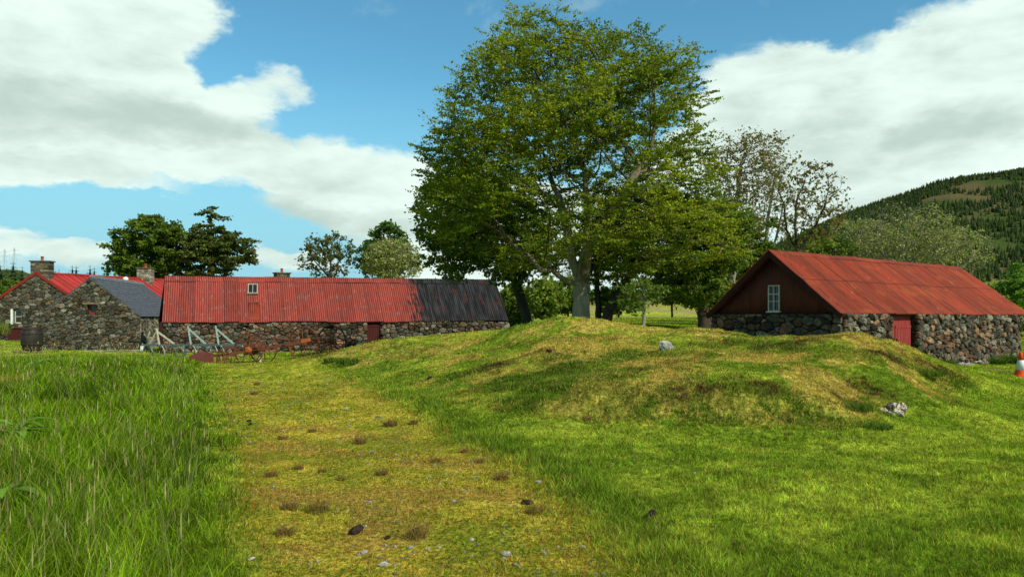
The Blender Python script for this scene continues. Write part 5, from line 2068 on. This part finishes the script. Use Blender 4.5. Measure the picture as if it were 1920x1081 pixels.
def hay_rake():
    x0, y0 = (572 - 960) / 1400 * 31.5, 31.5
    root = empty('hay_rake', (x0, y0, hz(x0, y0) - .03))
    tag(root, 'rusty horse drawn hay rake with two tall spoked wheels and iron seat', 'hay rake')
    r = .74
    ax = Vector((.30, .954, 0)).normalized()       # axle
    fw = Vector((-ax.y, ax.x, 0))                   # shafts point left
    c1 = Vector((-.05, 0, r)); c2 = c1 + ax * 2.2
    spoke_wheel(root, c1, r, ax, 12, .10, .12, None, .021)
    spoke_wheel(root, c2, r, ax, 12, .10, .12, None, .021)
    m = MB(); m.tube([c1, c2], .032, 8)
    m.bar(c1 + ax * .2 + Vector((0, 0, .12)), c2 - ax * .2 + Vector((0, 0, .12)), .07, .07)
    m.bar(c1 + ax * .2 + fw * .35 + Vector((0, 0, .06)), c2 - ax * .2 + fw * .35 + Vector((0, 0, .06)), .05, .05)
    for t in (.25, 1.1, 1.95): m.bar(c1 + ax * t + Vector((0, 0, .08)), c1 + ax * t + fw * .4 + Vector((0, 0, .06)), .04)
    m.build('axle', M_RUST, root)
    m = MB()
    for t in (.55, 1.65):
        m.tube([c1 + ax * t + Vector((0, 0, .1)), c1 + ax * t + fw * .7 + Vector((0, 0, .08)), c1 + ax * (t * .6 + .44) + fw * 1.7 + Vector((0, 0, .14)), c1 + ax * 1.1 + fw * 2.3 + Vector((0, 0, .18))], .035, 6)
    m.build('shaft', M_RUST, root)
    m = MB()
    for k in range(20):
        t = .15 + k * .1
        b = c1 + ax * t
        m.tube([b + Vector((0, 0, .12)), b - fw * .25 + Vector((0, 0, .10)), b - fw * .46 - Vector((0, 0, .15)), b - fw * .42 - Vector((0, 0, .45)), b - fw * .22 - Vector((0, 0, .66))], .010, 5)
    m.build('tine', M_RUST, root)
    m = MB(); m.tube([c1 + ax * .9 + Vector((0, 0, .15)), c1 + ax * .85 + fw * .1 + Vector((0, 0, .75))], .016, 6)
    m.build('lever', M_RUST, root)
    sprung_seat(root, c1 + ax * 1.1 - fw * .62 + Vector((0, 0, .62)), fw, c1 + ax * 1.1 + Vector((0, 0, .1)), M_IRON)


def reaper():
    d = 30.0
    x0 = (466 - 960) / 1400 * d
    root = empty('mower', (x0, d, hz(x0, d) - .10))
    tag(root, 'rusty horse drawn mower with thin spoked wheels and orange hub', 'mower')
    r = .64
    ax = Vector((.22, .975, 0)).normalized()
    fw = Vector((ax.y, -ax.x, 0))                  # drawbar towards the right
    c1 = Vector((0, 0, r)); c2 = c1 + ax * 1.25
    spoke_wheel(root, c1, r, ax, 9, .06, .13, M_RUSTHUB, .017)
    spoke_wheel(root, c2 - fw * .1, r, ax, 9, .06, .13, None, .017)
    m = MB(); m.tube([c1, c2 - fw * .1], .035, 8)
    a = c1 + ax * .25; b = c1 + ax * 1.0
    for q in (a, b):
        m.bar(q - fw * .9 + Vector((0, 0, -.05)), q + fw * .55 + Vector((0, 0, .06)), .06, .08)
    for t in (-.9, -.45, .1, .55): m.bar(a + fw * t, b + fw * t, .05, .06)
    m.build('chassis', M_RUST, root)
    m = MB()
    mid = (a + b) / 2
    m.tube([mid - ax * .18 - fw * .15 + Vector((0, 0, .06)), mid + ax * .18 - fw * .15 + Vector((0, 0, .06))], .20, 16)
    m.tube([mid - ax * .1 - fw * .48 + Vector((0, 0, .02)), mid + ax * .12 - fw * .48 + Vector((0, 0, .02))], .14, 14)
    m.box(mid - fw * .3 - Vector((0, 0, .12)), (.5, .3, .2))
    m.build('gear_case', M_RUST, root)
    m = MB()
    m.bar(mid + fw * .4 + Vector((0, 0, .05)), mid + fw * 2.05 + ax * .2 + Vector((0, 0, .34)), .09, .12)
    m.bar(mid + ax * .3 + fw * .3, mid + fw * 1.25 + Vector((0, 0, .2)), .045)
    db = m.build('drawbar', M_RUST, root)
    m = MB(); m.bar(mid + fw * 1.9 + ax * .18 + Vector((0, 0, .335)), mid + fw * 2.25 + ax * .2 + Vector((0, 0, .40)), .11, .15); m.build('coupling', M_RUSTHUB, db)
    m = MB()
    for k in range(9):
        q = a - fw * (.95 + .12 * (k % 3)) + ax * (.1 * k - .15)
        m.tube([q + Vector((0, 0, .0)), q - fw * .22 + Vector((0, 0, .1)), q - fw * .42 - Vector((0, 0, .15)), q - fw * .38 - Vector((0, 0, .5))], .013, 5)
    m.build('tine', M_RUST, root)
    m = MB()
    m.tube([mid - fw * .55, mid - fw * .4 + Vector((0, 0, .55)), mid - fw * .55 + Vector((0, 0, .85))], .017, 6)
    m.tube([mid - fw * .1, mid + fw * .15 + Vector((0, 0, .65))], .014, 6)
    m.ring(mid - fw * .2 + Vector((0, 0, .12)), .36, .016, ax, 26)
    m.ring(mid - fw * .75 + Vector((0, 0, -.02)), .30, .016, ax, 26)
    m.build('lever', M_RUST, root)
    sprung_seat(root, mid - fw * .50 + Vector((0, 0, .88)), fw, mid - fw * .1 + Vector((0, 0, .05)), M_IRON)


def plough():
    d = 29.5
    x0 = (398 - 960) / 1400 * d
    z0 = hz(x0, d)
    root = empty('plough', (x0, d, z0 - .06))
    tag(root, 'rusty iron plough with broad curved share lying left of the mower', 'plough')
    m = MB()
    m.bar((-.75, 0, .36), (.9, .15, .42), .06, .09)
    m.bar((.1, .02, .40), (1.3, .5, .55), .04); m.bar((.1, .02, .40), (1.35, -.05, .50), .04)
    m.bar((-.5, 0, .34), (-.45, .05, .08), .05, .09); m.bar((.2, 0, .36), (.15, .05, .08), .05)
    m.build('beam', M_RUST, root)
    V, F_ = [], []
    n1, n2 = 12, 7
    for lay in (0, .014):
        for i in range(n1):
            for j in range(n2):
                s, t = i / (n1 - 1), j / (n2 - 1)
                h = .40 * math.sin(math.pi * min(1, s * .5 + .12)) * t
                V.append((-1.0 + 1.05 * s, -.25 + .25 * s + .18 * (t ** 2) * (1 - s) + lay, .05 + 1.45 * h * (1 - .25 * s)))
    for i in range(n1 - 1):
        for j in range(n2 - 1):
            k = i * n2 + j
            F_.append((k, k + 1, k + n2 + 1, k + n2)); k += n1 * n2
            F_.append((k, k + n2, k + n2 + 1, k + 1))
    m = MB(); m.add(V, F_)
    m.build('share', simple('brown rust plate', (.13, .035, .025), (.09, .03, .022), 4, .7), root, True)
    m = MB()
    for k in range(5):
        m.tube([(.2 + k * .16, .1, .38), (.28 + k * .16, .0, .30), (.25 + k * .16, -.05, .10), (.16 + k * .16, -.06, .0)], .016, 6)
    m.build('tine', M_RUST, root)
    m = MB(); m.ring((.55, -.05, .26), .26, .014, (.2, 1, 0)); m.tube([(.55, -.1, .26), (.55, .1, .28)], .04, 8)
    for k in range(6):
        a = k * math.pi / 3
        m.tube([(.55, -.05, .26), (.55 + .25 * math.cos(a), -.05, .26 + .25 * math.sin(a))], .009, 5)
    m.build('wheel', M_RUST, root)


def cultivator(px, d, label, pale, var):
    x0 = (px - 960) / 1400 * d
    root = empty('cultivator', (x0, d, hz(x0, d) - .02))
    tag(root, label, 'cultivator', 'cultivators along the long barn wall')
    m = MB()
    m.bar((-1.0, 0, .62), (1.0, .05, .60), .09, .09)
    m.bar((-.9, .45, .62), (.95, .5, .60), .07, .08)
    for t in (-.8, 0, .8): m.bar((t, 0, .61), (t, .5, .61), .06)
    m.build('frame', M_TEAL, root)
    m = MB()
    ap = Vector((-.30, .12, 1.42 if var else 1.30))
    m.bar(ap + Vector((0, 0, .12)), (-.10, .0, .62), .055, .07)
    m.bar(ap, (.62, .02, .66), .05, .075)
    if not var: m.bar(ap, (-.72, .25, .62), .05, .06)
    else: m.bar(ap, (-.30, .48, .62), .045, .05)
    m.build('hitch', pale, root)
    for k in range(7):
        t = -.85 + k * .28
        yy = 0 if k % 2 else .48
        m = MB()
        m.tube([(t, yy, .60), (t + .10, yy - .06, .50), (t + .20, yy - .08, .32), (t + .18, yy - .06, .12), (t + .05, yy - .05, .0)], [.022, .024, .024, .022, .012], 6)
        m.box((t + .06, yy - .05, .05), (.12, .05, .10))
        m.build('tine', M_TEAL if k % 3 else M_BLUE, root)


def machinery():
    hay_rake(); reaper(); plough()
    cultivator(303, 36.5, 'grey blue cultivator with pale triangular hitch at the barn corner', M_FRAME, 0)
    cultivator(362, 36.5, 'grey blue cultivator with pale blue hitch, middle of the three', M_BLUE, 1)
    cultivator(414, 36.5, 'grey blue cultivator with pale hitch half hidden behind the mower', M_BLUE, 1)
    x, y = (487 - 960) / 1400 * 31.2, 31.2
    m = MB(); z = hz(x, y)
    m.lathe([(.075, -.1), (.078, .0), (.074, .45), (.06, .50), (.02, .51)], (x, y, z), 10)
    tag(m.build('post', M_FRAME, None, True), 'short pale post stuck in the grass beside the mower wheel', 'post')
    # dark post at the corner of the long barn
    x, y = (301.5 - 960) / 1400 * 40.3, 40.3
    m = MB(); z = hz(x, y)
    m.tube([(x, y, z - .1), (x + .02, y, z + .8), (x - .02, y, z + 1.72)], [.11, .10, .09], 9)
    tag(m.build('post', M_FASCIA, None), 'dark upright timber leaning on the left corner of the long barn', 'post')


def rock(name, label, px, py, d, rad, flat, seed, mat=M_ROCK, sink=.3, cat='rock', scale=(1, 1, 1), rot=0.0):
    x, y = (px - 960) / 1400 * d, d
    z = hz(x, y)
    V, q, t = lump(rad, seed, flat, 22, 13, .35)
    V = V * np.array(scale)
    r = np.random.default_rng(seed)
    V = V * (1 + .10 * (fbm(V[:, 0] / rad * 2 + V[:, 2] * 5, V[:, 1] / rad * 2, seed, 3) - .5))[:, None]
    ca, sa = math.cos(rot), math.sin(rot)
    V = np.c_[V[:, 0] * ca - V[:, 1] * sa, V[:, 0] * sa + V[:, 1] * ca, V[:, 2]]
    o = np_mesh(name, V, [q, t], mat, None, smooth=False)
    o.location = (x, y, z + rad * flat * (1 - 2 * sink) * .6)
    tag(o, label, cat)
    return o


def dlist(px, py):
    """distance at which flat ground is seen at py"""
    return EYE * 1400 / (py - HOR)


def find_d(px, py, lo=5.0, hi=26.0):
    """first distance at which the sight line meets the turf"""
    ds = np.linspace(lo, hi, 260)
    u = (px - 960) / 1400
    z = height(u * ds, ds)
    line = EYE + (HOR - py) / 1400 * ds
    k = np.where(z >= line)[0]
    return float(ds[k[0]]) if len(k) else hi


def small_things():
    rock('rock', 'white weathered rock near the top of the mound', 1248, 648, find_d(1248, 655), .22, .62, 901, sink=.15, rot=.4)
    dd = find_d(1680, 776)
    rock('rock', 'largest mossy white boulder breaking out of the right flank of the mound', 1684, 762, dd + .12, .20, .80, 902, M_ROCKM, .30, scale=(1.1, 1, 1), rot=.9)
    rock('rock', 'low pale stone just left of the largest mossy boulder', 1657, 774, dd + .02, .11, .55, 903, M_ROCKM, .25)
    rock('rock', 'small pale stone sunk in turf below the largest mossy boulder', 1690, 782, dd - .16, .09, .55, 904, M_ROCKM, .25, rot=1.2)
    rock('rock', 'smallest pale stone between the mossy boulder and the low stone', 1671, 778, dd - .10, .07, .6, 905, M_ROCKM, .25, rot=2)
    for i, (px, py, rad) in enumerate(((1430, 800, 0), (665, 1000, .075), (780, 1003, .06), (990, 948, .06), (1225, 973, .075), (805, 711, .09), (1030, 662, .09), (727, 1012, .035), (469, 797, .05), (467, 791, .05))):
        if not rad: continue
        d = find_d(px, py)
        lab = ['black dung lump lying at the front of the track', 'black dung lump in a grass tuft at the front of the track', 'black dung lump at the right edge of the track', 'black dung lump on the green turf right of the track',
               'dark dung lump on the lower left slope of the mound', 'dark dung lump high on the left slope of the mound', 'smallest dark dung lump between the two largest on the track',
               'dark dung lump by the long grass at the left of the track', 'dark dung lump just behind the one by the long grass'][i - 1]
        rock('dung', lab, px, py, d, rad, .6, 920 + i, M_DUNG, .1, 'dung', rot=i)
    stones = ((690, 942, .035), (852, 944, .03), (632, 826, .04), (655, 800, .045), (650, 767, .05), (530, 810, .04), (467, 830, .035), (1302, 887, .03), (883, 1018, .03), (948, 1043, .045), (470, 1050, .035), (682, 1042, .03), (770, 1033, .028), (720, 1075, .045), (1020, 1045, .04), (1008, 905, .04))
    for i, (px, py, rad) in enumerate(stones):
        o = rock('stone', 'small pale stone lying loose on the mossy track', px, py, find_d(px, py), rad, .5, 950 + i, M_ROCK, .2, 'stone', rot=i)
        o['group'] = 'pale stones on the track'
    # stones fallen along the foot of the small barn
    A = Vector((9.75, 22, 0)); e = Vector((.811, .585, 0)); g = Vector((.585, -.811, 0))
    r = np.random.default_rng(5)
    for i in range(26):
        t = 5.4 + 7.4 * r.random()
        p = A + e * t + g * (.12 + r.random() * .35)
        V, q, tt = lump(r.uniform(.08, .18), 1000 + i, .6, 12, 6)
        o = np_mesh('stone', V, [q, tt], M_ROCK if i % 3 else M_DUNGSTONE)
        o.location = (p.x, p.y, hz(p.x, p.y) + .03)
        tag(o, 'loose stone fallen at the foot of the small barn wall', 'stone', 'loose stones along the small barn')
    for i in range(10):
        px = 1838 + i * 8.5; d = 21.5 + .3 * (i % 3)
        o = rock('stone', 'flat grey stone, %s from the left of those set in turf beside the traffic cone' % ordinal(i), px, 700, d, .11, .3, 1100 + i, M_DUNGSTONE, .25, 'stone')
        o['group'] = 'flat stones beside the traffic cone'


M_DUNGSTONE = simple('brown field stone', (.12, .09, .06), (.20, .15, .10), 6, .9, 0, .7)


def tuft_mesh(name, r, h, rad, n, c1, c2, w, mat=M_GRASS, parent=None, lean=1.0):
    a = r.uniform(0, 2 * np.pi, n); rr = rad * np.sqrt(r.random(n)) * .6
    x, y = np.cos(a) * rr, np.sin(a) * rr
    t = r.random((n, 1))
    c = np.array(c1) * (1 - t) + np.array(c2) * t
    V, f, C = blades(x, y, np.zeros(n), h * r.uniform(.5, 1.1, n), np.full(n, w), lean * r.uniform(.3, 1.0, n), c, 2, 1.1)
    return np_mesh(name, V, f, mat, parent, C)


def TUFT_WHERE(i, spots):
    py = sorted(s[1] + s[0] * 1e-4 for s in spots)
    k = py.index(spots[i][1] + spots[i][0] * 1e-4)
    if k < 12: return ordinal(k) + ' from the far end'
    return ordinal(len(py) - 1 - k) + ' from the near end'


def tufts():
    r = np.random.default_rng(9)
    spots = [(477, 740, 1.0), (482, 722, 1.0), (735, 800, 1.3), (728, 800, .9), (775, 795, .9), (675, 832, 1.1), (585, 810, .8), (530, 824, .8), (508, 895, .9), (560, 880, .7), (605, 885, .6), (715, 892, .9), (818, 868, .8), (870, 850, .7),
             (542, 958, 1.0), (596, 962, 1.4), (1003, 962, 1.0), (780, 1012, 1.2), (535, 1008, 1.0), (940, 900, .9), (1100, 790, .8), (900, 868, .7), (640, 900, .6), (1060, 905, .8)]
    for i, (px, py, s) in enumerate(spots):
        d = find_d(px, py)
        o = tuft_mesh('grass_tuft', r, .135 * s, .12 * s, 130, (.20, .17, .04), (.28, .15, .06), max(.004, d * .0009))
        x = (px - 960) / 1400 * d
        o.location = (x, d, hz(x, d) - .005)
        tag(o, 'reddish brown tuft of dry grass, %s on the mossy track' % TUFT_WHERE(i, spots), 'grass tuft', 'dry grass tufts on the track')
    # dark rank clumps on the mound
    for i, (px, py, s, lab) in enumerate(((655, 680, 2.2, 'dark green grass clump at the left foot of the mound'), (625, 676, 1.5, 'small dark grass clump beside a bare scar at the left end of the mound'), (1735, 705, 1.8, 'dark grass clump on the right shoulder of the mound'),
                                          (1600, 765, 1.6, 'dark green clump on the slope left of the mossy boulder'), (1640, 800, 1.2, 'low green weeds below the mossy boulder'))):
        d = find_d(px, py)
        o = tuft_mesh('grass_clump', r, .11 * s, .32 * s, 420, (.06, .12, .015), (.14, .22, .025), max(.005, d * .0010))
        x = (px - 960) / 1400 * d
        o.location = (x, d, hz(x, d) - .01)
        tag(o, lab, 'grass clump')
    # buttercups
    for i, (px, py) in enumerate(((390, 793), (393, 797), (413, 793), (395, 803), (430, 806), (398, 790))):
        d = 10.7
        x = (px - 960) / 1400 * d
        z = P(px, py, d).z
        z0 = hz(x, d)
        root = empty('buttercup', (x, d, z0))
        tag(root, 'yellow buttercup at the edge of the long grass beside the track', 'flower', 'buttercups beside the track')
        m = MB(); m.tube([(0, 0, 0), (.01, 0, (z - z0) * .5), (0, 0, z - z0)], .003, 4); m.build('stem', M_STEM, root)
        m = MB()
        for k in range(5):
            a = k * 1.257
            m.add([(0, 0, z - z0), (.018 * math.cos(a - .5), .018 * math.sin(a - .5), z - z0 + .008), (.026 * math.cos(a), .026 * math.sin(a), z - z0 + .014), (.018 * math.cos(a + .5), .018 * math.sin(a + .5), z - z0 + .008)], [(0, 1, 2, 3)])
        m.build('petals', M_YEL, root)
    # broad leaved weeds at the left
    for i, (px, py, d, s, n, lab) in enumerate(((30, 778, 8.6, .42, 16, 'broad leaved dock plant in the long grass at the left edge'), (2, 890, 6.0, .32, 10, 'pale green dock leaves at the left picture edge'),
                                                (75, 668, 19, .45, 14, 'dock plant beside the broken stone wall'), (40, 695, 16, .36, 12, 'leafy weed in front of the broken stone wall'), (95, 690, 17, .34, 12, 'low leafy weed right of the broken stone wall'))):
        x = (px - 960) / 1400 * d
        z0 = hz(x, d)
        zt = P(px, py, d).z - z0
        V, Q, C = [], [], []
        for k in range(n):
            a = r.uniform(0, 6.28); L = s * r.uniform(.6, 1.1); w = L * .32
            dx, dy = math.cos(a), math.sin(a)
            base = np.array([dx * .03, dy * .03, max(.05, zt - .18 + r.uniform(-.08, .08))])
            g = r.uniform(.7, 1.3)
            b = len(V)
            for t in (0, .2, .45, .7, .9, 1.0):
                ww = w * math.sin(math.pi * min(1, t * .92 + .06)) * .5
                c = base + np.array([dx, dy, 0]) * L * t + np.array([0, 0, L * (.55 * t - .6 * t * t)])
                sd = np.array([-dy, dx, 0]) * ww
                V += [c - sd + [0, 0, ww * .3], c, c + sd + [0, 0, ww * .3]]
                C += [np.array([.15, .30, .03]) * g] * 3
            for q in range(5):
                for h in (0, 1):
                    Q.append((b + q * 3 + h, b + q * 3 + h + 1, b + q * 3 + h + 4, b + q * 3 + h + 3))
            # stalk
            b = len(V)
            V += [np.array([0, 0, 0.]), np.array([.012, 0, 0.]), base + [.012, 0, 0], base]
            C += [np.array([.10, .12, .03])] * 4
            Q.append((b, b + 1, b + 2, b + 3))
        o = np_mesh('dock_plant', np.array(V), np.array(Q), M_LEAF, None, np.array(C), smooth=True)
        o.location = (x, d, z0)
        tag(o, lab, 'plant')
    # rushes beside the long barn's end and along walls
    for i, (px, d, s, lab) in enumerate(((862, 42.5, 4.5, 'dark dead bracken heap against the black end of the long barn'), (940, 44, 5, 'tall green weeds at the right end corner of the long barn'),
                                         (1900, 27.0, 3.0, 'green weeds at the foot of the small barn wall beyond the cone'), (1870, 26.6, 2.2, 'nettles at the foot of the small barn wall'), (1775, 24.6, 1.8, 'low weeds where the mound meets the small barn'))):
        x = (px - 960) / 1400 * d
        o = tuft_mesh('weed_clump', r, .16 * s, .20 * s, 380, (.05, .10, .015) if i else (.07, .045, .02), (.12, .19, .03) if i else (.12, .08, .03), max(.01, d * .0011))
        o.location = (x, d, hz(x, d) - .02)
        tag(o, lab, 'weeds')


M_ROCKM = simple('mossy rock', (.60, .58, .50), (.36, .34, .28), 7, .9, 0, .8, (1, 1, 1), (.11, .075, .03), .03, (.46, .52))
M_STEM = simple('stem', (.10, .18, .03), (.08, .14, .02), 5)
M_YEL = simple('yellow petal', (.80, .60, .02), (.75, .50, .02), 5, .5)


def rubble_wall():
    x0, y0 = (6 - 960) / 1400 * 15.5, 15.5
    r = np.random.default_rng(33)
    Vs, Qs, Ts, Cs, b = [], [], [], [], 0
    for lay in range(6):
        for i in range(9):
            for j in range(2):
                rad = r.uniform(.14, .24)
                V, q, t = lump(rad, int(r.integers(1e6)), .62, 12, 6)
                x = x0 - 2.2 + i * .32 + r.normal() * .05 - lay * .05
                if x > x0 + .12 - lay * .05: continue
                y = y0 + j * .34 + r.normal() * .04 + .05 * lay + (i * -.12)
                z = hz(x, y) + .08 + lay * .21
                Vs.append(V + np.array([x, y, z])); Qs.append(q + b); Ts.append(t + b); b += len(V)
                c = np.array(PAL_WARM[r.integers(len(PAL_WARM))]) * r.uniform(.7, 1.5)
                Cs.append(np.tile(c, (len(V), 1)))
    o = np_mesh('stone_wall', np.vstack(Vs), [np.vstack(Qs), np.vstack(Ts)], M_STONE, None, np.vstack(Cs))
    tag(o, 'end of a broken rubble field wall at the left edge', 'wall')
    o = tuft_mesh('weed_clump', np.random.default_rng(3), .55, .5, 500, (.28, .24, .05), (.42, .36, .05), .017)
    o.location = (x0 + .35, y0 - .4, hz(x0, y0) + .0)
    tag(o, 'yellowish fern like weeds growing against the broken wall', 'weeds')
    o = tuft_mesh('weed_clump', np.random.default_rng(4), .35, .7, 500, (.12, .18, .03), (.25, .28, .05), .017)
    o.location = (x0 - .5, y0 + .2, hz(x0, y0) + 1.25)
    tag(o, 'grass growing on top of the broken wall', 'weeds')


def pylons():
    for px, top, d, lab in ((27, 464, 900, 'steel power pylon on the far skyline, the clearer of the two'), (9, 467, 1050, 'fainter steel pylon left of the clearer one')):
        x = (px - 960) / 1400 * d
        zb = hz(x, d)
        h = P(px, top, d).z - zb
        root = empty('pylon', (x, d, zb))
        tag(root, lab, 'pylon')
        m = MB()
        def half(t): return h * (.10 * (1 - t) ** 1.4 + .012)
        lev = [0, .2, .36, .5, .62, .72, .8, .88, .95, 1]
        w = h * .0035
        for a, b in zip(lev[:-1], lev[1:]):
            ha, hb = half(a), half(b)
            for sx, sy in ((1, 1), (-1, 1), (-1, -1), (1, -1)):
                m.bar((sx * ha, sy * ha, a * h), (sx * hb, sy * hb, b * h), w)
                m.bar((sx * ha, sy * ha, a * h), (-sy * hb, sx * hb, b * h), w * .7)
        m.build('tower', M_STEEL, root)
        for t, L in ((.68, .15), (.80, .19), (.92, .13)):
            m = MB()
            for s in (-1, 1):
                m.bar((0, 0, t * h), (s * L * h, 0, t * h), w); m.bar((0, 0, t * h + h * .03), (s * L * h, 0, t * h), w)
                m.bar((s * L * h * .95, 0, t * h), (s * L * h * .95, 0, (t - .04) * h), w * .7)
            m.build('cross_arm', M_STEEL, root)


M_STEEL = simple('galvanised steel', (.42, .50, .52), (.36, .42, .44), 1)

small_barn()
long_barn()
houses()
build_lawn()
build_tall()
build_gravel()
build_conifers()
build_trees()
cone()
barrel()
machinery()
small_things()
tufts()
rubble_wall()
pylons()
